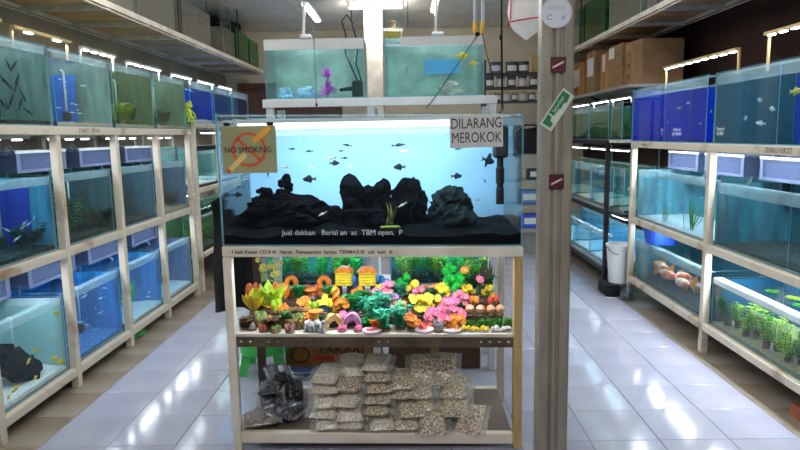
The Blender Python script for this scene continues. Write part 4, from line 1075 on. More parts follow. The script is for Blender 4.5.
def ornament(kind, label, x, y, H, c, seed):
    if 'rock' in kind or kind in ('greenblob', 'orangeblob', 'ybase', 'wbase', 'bluebit', 'redcap', 'orangecap'): c *= 1.2; H *= 1.2
    q = random.Random(seed)
    z0 = olive(x)+(0 if y < 2.68 else (.0405 if y < 2.79 else .0705))+.0005
    rz = q.uniform(-.4, .4)
    def T(nm, cat): return thing(nm, label, cat, (x, y, z0), rz)
    def base(t, mat=BRN, rr3=.022): MB().lathe([(rr3, 0), (rr3*1.05, .004), (rr3*.8, .010), (.001, .012)], 10).build('base', mat, t)
    if kind.startswith('bush'):
        mt = {'bush_g': GRN, 'bush_t': TEA, 'bush_o': OR, 'bush_br': BRN, 'bush_lime': M('ornament_vivid_lime', (.15, .75, .05), .4, var=.2, scale=40, trans=.2), 'bush_dk': DKG, 'bluebush': TEA}[kind]
        t = T('artificial_plant', 'plant'); base(t); b = MB(); s = MB()
        rad = max(.028, c*.42)
        for k in range(13):
            a = q.uniform(0, 6.28); rr3 = rad*math.sqrt(q.random()); hh = H*q.uniform(.72, 1.0); px3, py3 = math.cos(a)*rr3, math.sin(a)*rr3
            s.tube([(px3*.2, py3*.2, .008), (px3*.7, py3*.7, hh*.6), (px3, py3, hh)], .0012, 5)
            zlo = max(.2, 1-c/max(H, .01))
            for w in range(7):
                f = zlo+(1-zlo)*w/6; aa = a+w*2.3
                for u in (0, 2.1, 4.2): b.leaf((px3*f, py3*f, hh*f), (math.cos(aa+u), math.sin(aa+u), q.uniform(.2, .8)), .024*q.uniform(.8, 1.3), .015, .3, n=2)
        b.build('leaves', mt, t); s.build('stems', mt, t)
    elif kind in ('broadleaf', 'yleaf'):
        t = T('artificial_plant', 'plant'); base(t, BRN, .02); b = MB()
        mt = LIM if kind == 'broadleaf' else M('ornament_gold_leaf', (.72, .55, .04), .4, var=.25, scale=20, trans=.2)
        for k in range(9):
            a = 2*PI*k/9+q.uniform(-.2, .2); b.leaf((0, 0, .01), (math.cos(a)*.55, math.sin(a)*.4-.1, 1.0), H*q.uniform(.85, 1.15), H*.42, .12, n=5, side=(math.sin(a)*.3+1, .2*math.cos(a), 0))
        b.build('leaves', mt, t)
    elif kind == 'flowerstalk':
        t = T('artificial_flower', 'flower'); base(t); s = MB(); b = MB(); lv = MB()
        for k in range(5):
            a = q.uniform(0, 6.28); px3, py3 = .03*math.cos(a), .02*math.sin(a); hh = H*q.uniform(.6, 1.05)
            s.tube([(0, 0, .01), (px3*.6, py3*.6, hh*.5), (px3, py3, hh)], .0015, 5)
            flower(b, (px3, py3, hh), (px3*3, -1, .4), .016, 0, 1, 8)
            for w in range(4): lv.leaf((px3*.5, py3*.5, hh*(.3+.13*w)), (math.cos(a+w*2), math.sin(a+w*2), .5), .03, .010, .3, n=3)
        b.build('blossoms', [M('ornament_lemon', (.80, .72, .18), .5, var=.15, scale=40), LIM], t); s.build('stems', LIM, t); lv.build('leaves', LIM, t)
    elif kind.startswith('flower_') or kind in ('orangeflower', 'pinkflower'):
        mt = {'flower_y': YE, 'flower_pk': PK, 'flower_pu': PU, 'flower_o': OR, 'orangeflower': OR, 'pinkflower': PK}[kind]
        t = T('artificial_flower', 'flower'); base(t); s = MB(); b = MB(); lv = MB(); nn = 1 if kind in ('orangeflower', 'pinkflower') else 9
        rad = max(.026, c*.36)
        for k in range(nn):
            a = q.uniform(0, 6.28); rr3 = rad*math.sqrt(q.random()) if nn > 1 else 0; hh = H-(q.uniform(.0, 1)*min(c, H)*.65 if nn > 1 else .01); px3, py3 = math.cos(a)*rr3, math.sin(a)*rr3*.8
            s.tube([(0, 0, .008), (px3*.5, py3*.5, hh*.5), (px3, py3, hh)], .0012, 5)
            flower(b, (px3, py3-.004, hh), (px3*10, -.7+py3*6, .6), .018 if nn > 1 else .024, 0, 1, 7)
            for w in range(3): lv.leaf((px3*.6, py3*.6, hh*.6), (math.cos(a+w*2.1), math.sin(a+w*2.1), .4), .022, .010, .3, n=2)
        b.build('blossoms', [mt, CEN], t); s.build('stems', GRN, t); lv.build('leaves', GRN, t)
    elif kind.startswith('balltree'):
        t = T('ball_tree', 'plant'); base(t); s = MB(); b = MB(); big = kind.endswith('big'); nn = 11 if big else 6; rad = .034 if big else .026
        for k in range(nn):
            a = q.uniform(0, 6.28); rr3 = rad*math.sqrt(q.random()); hh = H-.012-(k/nn)*H*.62; px3, py3 = math.cos(a)*rr3, math.sin(a)*rr3*.7
            s.tube([(0, 0, .008), (px3*.5, py3*.5, hh*.6), (px3, py3, hh)], .0014, 5)
            b.blob((px3, py3, hh), .0175, .0175, .0175, 12, 8, .25, 9, k)
        b.build('leaf_balls', M('ornament_ball_green', (.02, .62, .07), .5, var=.25, scale=90, bump=.6, bscale=300), t); s.build('stems', GRN, t)
    elif kind in ('rockgrey', 'redrock', 'orangerock', 'darkrock', 'bluerock', 'greenblob', 'pinkrock', 'greyrock', 'orangeblob', 'bluebit', 'orangecap', 'redcap'):
        mt = {'rockgrey': GRY, 'redrock': (M('ornament_red_coral', (.70, .12, .05), .5, col2=(.30, .10, .04), scale=45), M('ornament_gold_coral', (.62, .34, .05), .5, col2=(.30, .12, .03), scale=45), M('ornament_rose_rock', (.62, .24, .18), .5, col2=(.16, .10, .09), scale=45), M('ornament_moss_rock', (.30, .42, .10), .6, col2=(.10, .14, .05), scale=45))[seed % 4], 'orangerock': OR, 'darkrock': BRN, 'bluerock': BL, 'greenblob': LIM, 'pinkrock': PK, 'greyrock': GRY, 'orangeblob': OR, 'bluebit': BL, 'orangecap': OR, 'redcap': RD}[kind]
        t = T('coral_ornament', 'ornament'); b = MB(); hh = max(.018, min(H, c)); rad = max(.02, c*.5)
        for k in range(9): b.blob((q.uniform(-.75, .75)*rad, q.uniform(-.5, .5)*rad, max(.006, H-hh*.55)+q.uniform(-.15, .15)*hh), rad*.40, rad*.40, hh*.40, 9, 6, .5, 3, seed+k)
        b.v = [(vx, vy, min(max(vz, .001), H*1.05)) for vx, vy, vz in b.v]
        b.build('coral_lobes', mt, t)
        MB().lathe([(rad*.9, 0), (rad*.95, .004), (rad*.6, max(.006, H-hh*.6)), (.001, max(.007, H-hh*.55))], 10).build('base', BRN, t)
    elif kind == 'ring':
        t = T('ring_ornament', 'ornament'); base(t, OR, .022); b = MB(); rr3 = c*.30; nn = 16
        b.tube([(math.cos(2*PI*k/nn)*rr3*.75, 0, H-rr3*1.15+math.sin(2*PI*k/nn)*rr3*1.15) for k in range(nn+1)], .013, 8); b.build('hoop', OR, t, smooth=True)
        MB().tube([(0, 0, .008), (0, 0, H-rr3*2.25)], .006, 8).build('stem', BRN, t)
    elif kind == 'log':
        t = T('log_ornament', 'ornament'); b = MB(); L = .10
        b.tube([(-L/2, 0, H*.6), (-.02, .004, H*.66), (.02, -.004, H*.6), (L/2, 0, H*.62)], [.012, .014, .012, .013], 10); b.build('log', M('ornament_bark', (.45, .20, .06), .7, col2=(.12, .07, .03), scale=40, stretch=(.3, 1, 1)), t)
        for s_ in (-.03, .03): MB().tube([(s_, 0, 0), (s_, 0, H*.6)], .009, 8).build('foot', BRN, t)
        b = MB()
        for k in range(8): b.leaf((q.uniform(-.045, .045), 0, H*.75), (q.uniform(-1, 1), q.uniform(-1, 0), .8), .018, .009, .2, n=2)
        b.build('moss', LIM, t)
    elif kind == 'striped':
        t = T('striped_shell_ornament', 'ornament'); b = MB()
        for k in range(9): b.blob(((k-4)*.0095, q.uniform(-.006, .006), H*.45+.006*math.sin(k*1.7)), .008, .022, H*.48, 8, 8)
        b.v = [(vx, vy, max(vz, .001)) for vx, vy, vz in b.v]
        b.build('ribs', STR, t); MB().box(-.046, .046, -.02, .02, 0, .006).build('base', GRY, t)
    elif kind == 'orangemush':
        t = T('mushroom_ornament', 'ornament'); hh = min(c, H)
        MB().lathe([(.001, H-hh*.25), (.030, H-hh*.30), (.034, H-hh*.15), (.026, H-.004), (.010, H), (.001, H)], 14).build('cap', OR, t, smooth=True)
        MB().lathe([(.016, 0), (.014, .005), (.011, H-hh*.27), (.001, H-hh*.26)], 10).build('stalk', YE, t)
    elif kind == 'ytwist':
        t = T('twisted_ornament', 'ornament'); base(t, YE, .022)
        for s_ in (0, PI):
            MB().tube([(.014*math.cos(s_+k*.7), .012*math.sin(s_+k*.7), .008+(H-.012)*k/12) for k in range(13)], .0085, 8).build('strand', YE if s_ else OR, t, smooth=True)
    elif kind == 'castle':
        t = T('castle_ornament', 'ornament'); w = .039; H *= 1.1
        MB().box(-w-.004, w+.004, -.024, .024, 0, .008).build('base', BRN, t)
        b = MB()
        for s_ in (-.6, .6): b.bevel_box(s_*w-.010, s_*w+.010, -.016, .016, .008, H*.40, .002)
        b.build('legs', INK, t)
        b = MB()
        for k in range(5): b.bevel_box(-w, w, -.022-.002*(k % 2), .022, H*.40+(H*.45)*k/5, H*.40+(H*.45)*(k+.92)/5, .003)
        b.build('ribbed_wall', YE, t)
        b = MB(); b.prism([(-w-.006, H*.85), (w+.006, H*.85), (w*.55, H), (-w*.55, H)], -.026, .026); b.build('roof', OR, t)
        MB().blob((w+.008, -.012, H*.62), .010, .008, .018, 8, 6).build('turret', BL, t)
    elif kind in ('cave', 'cave2'):
        t = T('cave_ornament', 'ornament'); b = MB(); nn = 9
        vs = []; fs = []
        for j, (yy, sc) in enumerate(((-.020, 1.0), (.0, 1.08), (.022, .9))):
            for k in range(nn+1):
                a = PI*k/nn
                for rr4 in (.038, .022): vs.append((rr4*1.1*math.cos(a)*sc, yy, max(.0, rr4/.038*H*math.sin(a)*sc*(1+.18*noise.noise(Vector((k*.9, j, seed)))))))
        m2 = 2*(nn+1)
        for j in range(2):
            for k in range(nn):
                i0 = j*m2+k*2
                fs += [(i0, i0+m2, i0+m2+2, i0+2), (i0+1, i0+3, i0+m2+3, i0+m2+1)]
        for k in range(nn): fs.append((k*2, k*2+2, k*2+3, k*2+1))
        b.add(vs, fs); b.build('arch', M('ornament_tan_arch', (.62, .40, .16), .6, var=.25, scale=40) if kind == 'cave' else M('ornament_mauve_arch', (.50, .24, .42), .6, var=.3, scale=40), t)
        b = MB(); b.prism([(.024*math.cos(PI*k/8), H*.56*math.sin(PI*k/8)) for k in range(9)], .012, .020); b.build('hollow_shade', INK, t)  # black plate stands in for the shade inside the arch
    elif kind in ('reddish', 'reddish2', 'pinkdish'):
        t = T('dish_ornament', 'ornament')
        MB().lathe([(.001, 0), (.034, 0), (.042, .008), (.040, .012), (.001, .009)], 20).build('dish', M('ornament_pink_white', (.80, .66, .68), .35, var=.1, scale=30), t)
        if kind != 'pinkdish':
            b = MB()
            for k in range(10):
                a = q.uniform(0, 6.28); rr3 = .026*math.sqrt(q.random()); flower(b, (math.cos(a)*rr3, math.sin(a)*rr3, .012+q.uniform(0, 1)*max(.01, H-.02)), (math.cos(a), -.8, .7), .014, 0, 1, 6)
            b.build('blossoms', [M('ornament_coral_red', (.85, .12, .10), .4, var=.2, scale=30) if kind == 'reddish' else OR, CEN], t)
        else:
            b = MB()
            for k in range(4): flower(b, (.012*(k-1.5), -.006, .013), (0, -.4, 1), .012, 0, 1, 6)
            b.build('blossoms', [PK, CEN], t)
    elif kind == 'driftwood':
        t = T('branch_ornament', 'ornament'); base(t, BRN, .03); b = MB()
        for k in range(8):
            a = q.uniform(0, 6.28); px3, py3 = math.cos(a)*.03, math.sin(a)*.02; hh = H*q.uniform(.6, 1)
            b.tube([(px3*.4, py3*.4, .008), (px3*.5, py3*.5, hh*.4), (px3*.8, py3*.8, hh*.7), (px3*1.4, py3, hh)], [.009, .008, .005, .002], 7)
            b.tube([(px3*.6, py3*.6, hh*.5), (px3*1.5+.012, py3, hh*.75)], [.004, .0015], 5)
        b.build('branches', M('ornament_twig', (.13, .09, .045), .8, var=.4, scale=40, bump=.5), t)
    elif kind == 'puff':
        t = T('puffball_ornament', 'ornament'); hh = .019
        MB().blob((0, 0, H-hh), .020, .018, .019, 14, 10).build('ball', M('ornament_orange_white', (.85, .22, .04), .4, col2=(.80, .40, .20), scale=30), t, smooth=True)
        for s_ in (-.008, .008):
            MB().blob((s_, -.017, H-hh*.8), .0058, .004, .0058, 8, 6).build('eye', WH, t); MB().blob((s_, -.0205, H-hh*.8), .0028, .0018, .0028, 8, 6).build('pupil', INK, t)
        if H > .045: MB().tube([(0, 0, .002), (0, 0, H-hh*1.8)], .006, 8).build('stalk', BRN, t)
        base(t, BRN, .018)
    elif kind == 'grassmat':
        t = T('grass_mat', 'plant'); b = MB()
        MB().bevel_box(-.034, .034, -.014, .014, 0, .010, .003).build('base', BRN, t)
        for k in range(110):
            a = q.uniform(0, 6.28); b.leaf((q.uniform(-.033, .033), q.uniform(-.013, .013), .009), (math.cos(a)*.45, math.sin(a)*.45-.1, 1), (H-.008)*q.uniform(.65, 1.05), .0042, .2, n=2)
        b.build('blades', M('ornament_grass', (.07, .28, .03), .5, var=.3, scale=60, trans=.2), t)
    elif kind in ('ybase', 'wbase'):
        t = T('pebble_cluster', 'ornament'); b = MB(); mt = YE if kind == 'ybase' else WH
        for k in range(9): b.blob((q.uniform(-.017, .017), q.uniform(-.012, .012), .007+.012*q.random()), .0085, .008, .0075, 8, 6)
        b.v = [(vx, vy, max(vz, .001)) for vx, vy, vz in b.v]
        b.build('pebbles', mt, t); MB().bevel_box(-.020, .020, -.015, .015, 0, .004, .001).build('base', GRY, t)


DECO = [('broadleaf',-0.629,2.75,0.129,0.125), ('yleaf',-0.690,2.72,0.105,0.094), ('flowerstalk',-0.675,2.9,0.182,0.191), ('flowerstalk',-0.63,2.92,0.169,0.183), ('rockgrey',-0.671,2.6,0.028,0.037), ('redrock',-0.616,2.58,0.03,0.036), ('redrock',-0.594,2.64,0.042,0.05), ('orangeblob',-0.605,2.82,0.069,0.079), ('bluebush',-0.547,2.78,0.1,0.096), ('ring',-0.555,2.9,0.088,0.1), ('orangerock',-0.557,2.7,0.038,0.042), ('log',-0.526,2.62,0.048,0.033), ('redrock',-0.567,2.57,0.03,0.036), ('redrock',-0.505,2.57,0.03,0.036), ('log',-0.483,2.7,0.03,0.042), ('darkrock',-0.493,2.76,0.041,0.043), ('striped',-0.401,2.58,0.052,0.057), ('orangemush',-0.405,2.64,0.079,0.041), ('orangemush',-0.46,2.85,0.053,0.054), ('orangemush',-0.392,2.85,0.034,0.054), ('ring',-0.401,2.9,0.088,0.1), ('ytwist',-0.334,2.76,0.113,0.121), ('castle',-0.305,2.88,0.13,0.117), ('castle',-0.199,2.88,0.13,0.117), ('bluerock',-0.376,2.72,0.033,0.034), ('greenblob',-0.427,2.74,0.046,0.051), ('cave',-0.33,2.62,0.066,0.049), ('cave2',-0.249,2.62,0.07,0.057), ('bush_g',-0.267,2.74,0.073,0.069), ('bush_g',-0.219,2.8,0.046,0.079), ('bluebit',-0.253,2.92,0.08,0.064), ('bluebit',-0.135,2.92,0.08,0.064), ('bush_t',-0.166,2.66,0.125,0.1), ('bush_t',-0.124,2.7,0.101,0.11), ('bush_o',-0.139,2.6,0.045,0.057), ('pinkrock',-0.290,2.58,0.022,0.024), ('pinkrock',-0.222,2.58,0.023,0.024), ('pinkdish',-0.164,2.575,0.02,0.024), ('balltree',-0.025,2.9,0.107,0.1), ('balltree',-0.075,2.92,0.064,0.064), ('flower_y',-0.125,2.84,0.073,0.071), ('flower_pk',-0.095,2.8,0.083,0.079), ('bush_t',-0.108,2.59,0.095,0.105), ('bush_t',-0.046,2.62,0.11,0.115), ('flower_pu',-0.078,2.74,0.073,0.06), ('flower_pk',-0.012,2.66,0.063,0.05), ('flower_pk',0.038,2.84,0.055,0.062), ('flower_o',0.071,2.88,0.046,0.054), ('flower_o',0.118,2.9,0.05,0.064), ('flower_y',0.031,2.68,0.08,0.092), ('flower_y',0.067,2.72,0.078,0.085), ('flower_y',0.111,2.74,0.073,0.077), ('flower_o',0.004,2.6,0.063,0.057), ('reddish',0.054,2.59,0.052,0.057), ('reddish2',0.17,2.59,0.047,0.057), ('bush_br',0.012,2.92,0.056,0.064), ('flower_pk',0.09,2.64,0.078,0.058), ('flower_pk',0.142,2.66,0.117,0.083), ('flower_pk',0.163,2.72,0.079,0.077), ('greyrock',0.112,2.58,0.042,0.04), ('flower_pk',0.218,2.76,0.078,0.069), ('flower_pk',0.205,2.64,0.078,0.05), ('balltree_big',0.178,2.88,0.158,0.162), ('balltree_big',0.216,2.84,0.139,0.151), ('bush_lime',0.272,2.95,0.163,0.138), ('bush_dk',0.272,2.86,0.116,0.134), ('bush_dk',0.328,2.86,0.106,0.125), ('orangeflower',0.245,2.80,0.153,0.107), ('pinkflower',0.307,2.80,0.111,0.089), ('driftwood',0.370,2.9,0.173,0.191), ('puff',0.253,2.68,0.05,0.042), ('puff',0.300,2.68,0.048,0.042), ('puff',0.345,2.69,0.045,0.042), ('puff',0.385,2.69,0.046,0.042), ('orangecap',0.28,2.76,0.059,0.035), ('redcap',0.364,2.76,0.059,0.035), ('grassmat',0.235,2.63,0.051,0.05), ('grassmat',0.300,2.63,0.054,0.05), ('grassmat',0.362,2.63,0.056,0.05), ('grassmat',0.402,2.66,0.055,0.05), ('ybase',0.228,2.585,0.02,0.032), ('ybase',0.266,2.585,0.02,0.032), ('ybase',0.303,2.585,0.02,0.032), ('wbase',0.353,2.585,0.02,0.032), ('wbase',0.399,2.585,0.022,0.032), ('flower_o',0.196,2.62,0.057,0.049)]
_h = random.Random(5)
for _i, _x in enumerate((-.70, -.645, -.59, -.545, -.48, -.445, -.36, -.30, -.255, -.19, .02, .08, .135)):
    DECO.append((_h.choice(('redrock', 'bush_dk', 'bush_g', 'bush_o', 'bush_br', 'redrock', 'bush_t') if _x < -.4 else ('bush_dk', 'flower_pk', 'bush_t', 'flower_o', 'bush_g')), _x, _h.uniform(2.60, 2.66), _h.uniform(.035, .065), .05))
# second growth that fills the gaps between the larger pieces
_g = random.Random(77)
for _x in (-.70, -.645, -.50, -.44, -.37, -.23, -.15, -.06, .02, .09, .15, .24, .33):
    DECO.append((_g.choice(('bush_g', 'bush_t', 'flower_o', 'flower_pk', 'flower_y', 'bush_dk')) if _x > -.3 else _g.choice(('bush_dk', 'bush_g', 'redrock', 'bush_br', 'bush_t')), _x+_g.uniform(-.015, .015), _g.uniform(2.81, 2.86), _g.uniform(.05, .075), .06))
for _x in (-.65, -.60, -.46, -.36, -.29, -.20, -.04, .06):
    DECO.append((_g.choice(('flower_o', 'flower_pk', 'bush_g', 'bush_t')) if _x > -.3 else _g.choice(('bush_g', 'greenblob', 'bush_dk', 'flower_o', 'bluerock', 'flower_y')), _x+_g.uniform(-.015, .015), _g.uniform(2.70, 2.76), _g.uniform(.05, .07), .055))
DN = {'broadleaf': 'lime green broad leaved artificial plant', 'yleaf': 'golden leaved artificial plant', 'flowerstalk': 'tall pale yellow flower stalks', 'rockgrey': 'grey rock ornament', 'redrock': 'red and gold coral ornament', 'orangeblob': 'orange coral ornament', 'bluebush': 'blue green artificial bush', 'ring': 'orange hoop ornament', 'orangerock': 'orange rock ornament', 'log': 'mossy brown log ornament', 'darkrock': 'dark brown rock ornament', 'striped': 'black and white striped shell ornament', 'orangemush': 'orange capped mushroom ornament', 'ytwist': 'yellow twisted column ornament', 'castle': 'yellow ribbed castle ornament with orange roof', 'bluerock': 'blue coral ornament', 'greenblob': 'lime coral ornament', 'cave': 'tan arched cave ornament', 'cave2': 'mauve arched cave ornament', 'bush_g': 'green artificial bush', 'bluebit': 'blue coral piece', 'bush_t': 'teal green artificial bush', 'bush_o': 'orange artificial bush', 'pinkrock': 'small pink coral ornament', 'pinkdish': 'white dish with pink blossoms', 'balltree': 'small green ball tree', 'flower_y': 'yellow artificial flowers', 'flower_pk': 'pink artificial flowers', 'flower_pu': 'purple artificial flowers', 'flower_o': 'orange artificial flowers', 'reddish': 'pale dish of red blossoms', 'reddish2': 'pale dish of orange blossoms', 'bush_br': 'brown artificial bush', 'greyrock': 'small grey rock ornament', 'balltree_big': 'tall green ball tree', 'bush_lime': 'vivid lime artificial bush', 'bush_dk': 'dark green artificial bush', 'orangeflower': 'single tall orange flower', 'pinkflower': 'single tall pink flower', 'driftwood': 'brown upright branch ornament', 'puff': 'orange puffball with white eyes', 'orangecap': 'orange coral knob', 'redcap': 'red coral knob', 'grassmat': 'green grass mat', 'ybase': 'yellow pebble cluster', 'wbase': 'white pebble cluster'}
rows = {'front row': [], 'middle row': [], 'back row': []}
for d_ in DECO: rows['front row' if d_[2] < 2.68 else ('middle row' if d_[2] < 2.79 else 'back row')].append(d_)
_s = 0
for rn, lst in rows.items():
    lst.sort(key=lambda e: e[1])
    for i, (k, x, y, H_, c) in enumerate(lst):
        _s += 1
        ornament(k, f'{DN[k]}, {rn} of ornaments, {ORD[i]} from left' if i < len(ORD) else f'{DN[k]} in the {rn} of ornaments', x, y, H_, c, 100+_s)

# ------------------------------------------------------------------ gravel bags on the bottom shelf
G_W = gravel_mat('pale_gravel', [(.74, .67, .55), (.60, .54, .43), (.82, .77, .66), (.52, .46, .36)], 190, coat=.5)
G_B = gravel_mat('brown_gravel', [(.56, .46, .32), (.68, .59, .45), (.34, .25, .16), (.78, .71, .58), (.26, .19, .13)], 190, coat=.5)
G_D = gravel_mat('black_bag_gravel', [(.02, .02, .026), (.05, .05, .065), (.012, .012, .016), (.10, .10, .12)], 80, coat=.7)
G_T = gravel_mat('tan_grey_gravel', [(.16, .13, .11), (.24, .20, .16), (.10, .085, .08)], 80, coat=.6)


def bag_mesh(w, d, h, seed, mat):
    """Heat sealed plastic pouch: bulging filled body and two flat crimped ends."""
    b = MB(); nx, ny = 14, 10; vs = []; fs = []
    for s in (1, -1):
        for j in range(ny+1):
            for i in range(nx+1):
                u, v = -1+2*i/nx, -1+2*j/ny
                t = ((1-abs(u)**3.2)*(1-abs(v)**3.2))**.5
                lump = 1+.22*noise.noise(Vector((u*2.2+seed, v*2.2, s*3.0)))+.10*noise.noise(Vector((u*7+seed, v*7, s*5.0)))
                pull = 1-.06*t
                vs.append((u*w/2*pull*(1+.05*noise.noise(Vector((v*3, seed, 0)))), v*d/2*pull, s*h/2*t*lump))
    m = (nx+1)*(ny+1)
    for s in (0, 1):
        for j in range(ny):
            for i in range(nx):
                a = s*m+j*(nx+1)+i; f = (a, a+1, a+nx+2, a+nx+1); fs.append(f if s == 0 else f[::-1])
    b.add(vs, fs)
    es = []
    for sx in (-1, 1):
        e = MB(); es.append(e); vs = []; fs = []
        for j in range(9):
            v = -1+2*j/8; x0 = sx*w/2*.97; x1 = sx*(w/2+.022+.006*noise.noise(Vector((v*3, seed, sx)))); zz = .006*math.sin(v*7+seed)
            vs += [(x0, v*d/2*.92, .001), (x1, v*d/2*.95, zz+.001), (x1, v*d/2*.95, zz-.001), (x0, v*d/2*.92, -.001)]
        for j in range(8):
            a = j*4
            for q in range(4): fs.append((a+q, a+(q+1) % 4, a+4+(q+1) % 4, a+4+q))
        e.add(vs, fs)
    return b, es


BAGS = {}
for nm, mt, w, d, h in (('pale', G_W, .105, .15, .055), ('pale_thin', G_W, .105, .15, .042), ('brown', G_B, .105, .15, .055), ('brown_thin', G_B, .105, .15, .042), ('black', G_D, .12, .16, .075), ('tan', G_T, .15, .14, .06)):
    b, es = bag_mesh(w, d, h, len(BAGS)*3.7, mt)
    os_ = [b.build('gravel_bag', mt, smooth=True)]+[e.build('sealed_edge', BAGFILM) for e in es]
    BAGS[nm] = [o_.data for o_ in os_]
    for o_ in os_: bpy.data.objects.remove(o_)


def bag(kind, label, loc, rot, sc=1.0, group='bags of gravel on the bottom shelf'):
    o = obj('gravel_bag', BAGS[kind][0], None, loc, rot); o.scale = (sc, sc, sc); tag(o, label, 'bag', group); obj('sealed_edge', BAGS[kind][1], o); obj('sealed_edge', BAGS[kind][2], o); return o


B0 = .076
stackA = [  # x, y, level height, kind, tilt, yaw, label
    (-.372, 2.625, .028, 'pale', 0, .05, 'pale gravel bag at the bottom left front of the pile'), (-.375, 2.63, .078, 'pale_thin', .1, -.1, 'pale gravel bag second up in the leftmost stack'), (-.376, 2.64, .122, 'pale', .1, .12, 'pale gravel bag third up in the leftmost stack'), (-.370, 2.65, .172, 'pale_thin', 0, 0, 'pale gravel bag fourth up in the leftmost stack'), (-.364, 2.66, .220, 'pale', .1, -.15, 'pale gravel bag on top of the leftmost stack'),
    (-.255, 2.62, .028, 'pale', 0, -.04, 'pale gravel bag at the bottom of the second stack'), (-.272, 2.62, .080, 'pale', .25, .05, 'pale gravel bag second up in the second stack'), (-.268, 2.625, .132, 'pale_thin', .2, -.08, 'pale gravel bag third up in the second stack, overlapping the leftmost'), (-.262, 2.66, .182, 'brown', .1, .05, 'tan gravel bag fourth up in the second stack'), (-.268, 2.73, .235, 'pale', .2, 0, 'clear ended gravel bag at the top back of the second stack'),
    (-.142, 2.62, .028, 'pale', 0, .02, 'pale gravel bag at the bottom of the third stack'), (-.138, 2.635, .080, 'brown_thin', .05, .1, 'brown gravel bag second up in the third stack'), (-.150, 2.66, .126, 'brown_thin', .05, -.1, 'shaded brown gravel bag third up in the third stack'), (-.152, 2.67, .170, 'brown_thin', 0, .08, 'brown gravel bag fourth up in the third stack'), (-.148, 2.69, .212, 'brown_thin', .05, 0, 'brown gravel bag fifth up in the third stack'), (-.150, 2.71, .255, 'pale_thin', .1, -.05, 'pale gravel bag topping the third stack'),
    (-.038, 2.62, .030, 'brown', 0, -.1, 'brown gravel bag at the bottom of the fourth stack'), (-.015, 2.64, .082, 'brown', .1, .12, 'brown gravel bag second up in the fourth stack'), (-.050, 2.68, .132, 'brown_thin', 0, 0, 'brown gravel bag third up in the fourth stack'), (-.045, 2.70, .180, 'brown', .15, .1, 'brown gravel bag topping the fourth stack'),
    (.082, 2.605, .040, 'brown', .55, .03, 'upright leaning brown gravel bag at the front of the fifth stack'), (.055, 2.68, .095, 'brown', .2, -.12, 'brown gravel bag second up in the fifth stack'), (.045, 2.69, .150, 'brown', .3, .1, 'brown gravel bag third up in the fifth stack'), (.052, 2.71, .215, 'brown', .8, 0, 'upright brown gravel bag at the top of the fifth stack'),
    (.145, 2.73, .215, 'brown', .8, -.1, 'upright brown gravel bag at the top of the sixth stack'), (.190, 2.70, .150, 'brown', .3, -.1, 'brown gravel bag under the upright ones in the sixth stack'), (.188, 2.655, .100, 'brown', .55, -.15, 'leaning brown gravel bag in the middle of the sixth stack'), (.165, 2.72, .045, 'brown', 0, 0, 'brown gravel bag hidden at the back of the sixth stack'),
    (.252, 2.615, .036, 'brown', .45, -.22, 'brown gravel bag lying at the right end of the pile')]
for (x, y, h_, kd, tl_, yw, lb) in stackA:
    q_ = noise.noise(Vector((x*40, h_*50, 1.0))); bag(kd, lb, (x+.025*q_, y, B0+h_+dz(x)), (tl_+.04+.22*q_, .14*q_, yw+.5*q_), 1.08)
for (x, y, h_, kd, rot, sc, lb) in ((-.665, 2.635, .026, 'tan', (0, 0, .3), .95, 'tan grey gravel bag lying flat at the front left'), (-.545, 2.70, .032, 'black', (.1, 0, -.5), .85, 'twisted blue black gravel bag in front of the black heap'), (-.650, 2.80, .032, 'black', (.1, .1, .3), .85, 'black gravel bag at the base of the left heap'), (-.655, 2.84, .085, 'black', (.1, -.1, -.1), .85, 'black gravel bag in the middle of the left heap'), (-.63, 2.91, .125, 'black', (.2, .1, .5), .85, 'black gravel bag on top of the left heap'), (-.565, 2.90, .052, 'black', (1.1, .2, .7), .8, 'black gravel bag leaning at the right of the left heap')):
    bag(kd, lb, (x, y, B0+h_+dz(x)), rot, sc, 'dark bags on the bottom shelf')

b = MB(); b.bevel_box(-.30, .30, -.14, .14, 0, .006, .001); tag(b.build('cardboard_sheet', M('dark_sheet', (.12, .06, .035), .8), None, (-.10, 2.76, 0.0005)), 'flattened brown cardboard on the floor under the front stand', 'cardboard')
b = MB(); b.blob((0, 0, .012), .12, .07, .013, 22, 10, .6, 3, 4.0, flat=-.011); tag(b.build('plastic_sack', BAGFILM, None, (.34, 2.66, .0005), smooth=True), 'crumpled clear plastic sack on the floor under the front stand', 'sack')

# ------------------------------------------------------------------ steel post with stickers
CX = .553
prof = [(-.060, -.030), (-.052, -.034), (-.020, -.034), (-.016, -.024), (-.010, -.022), (-.006, -.031), (.006, -.033), (.010, -.031), (.013, -.022), (.019, -.024), (.022, -.034), (.052, -.034), (.060, -.030), (.060, .034), (-.060, .034)]
b = MB(); b.prism(prof, 0, ZC-.013, 'xy')
structure(tag(b.build('steel_post', STEELG, None, (CX, 2.44, 0)), 'grey ribbed steel post beside the big front tank', 'post'))
yf_ = 2.44-.0345
sk = thing('round_sticker', 'round white sticker with small blue marks at the top of the steel post', 'sticker', (CX-.008, yf_-.0008, 1.752))
b = MB(); b.prism([(.056*math.cos(2*PI*k/32), .056*math.sin(2*PI*k/32)) for k in range(32)], -.0008, 0); b.build('disc', M('sticker_white', (.66, .68, .74), .4, var=.04), sk)
b = MB(); b.tube([(.053*math.cos(2*PI*k/32), -.0012, .053*math.sin(2*PI*k/32)) for k in range(33)], .0007, 5); b.build('rim_line', M('sticker_grey', (.42, .43, .46), .5), sk)
lettering('SERVICE', .016, M('sticker_pale_ink', (.38, .42, .55), .5), sk, (0, -.0016, .015), (PI/2, 0, 0))
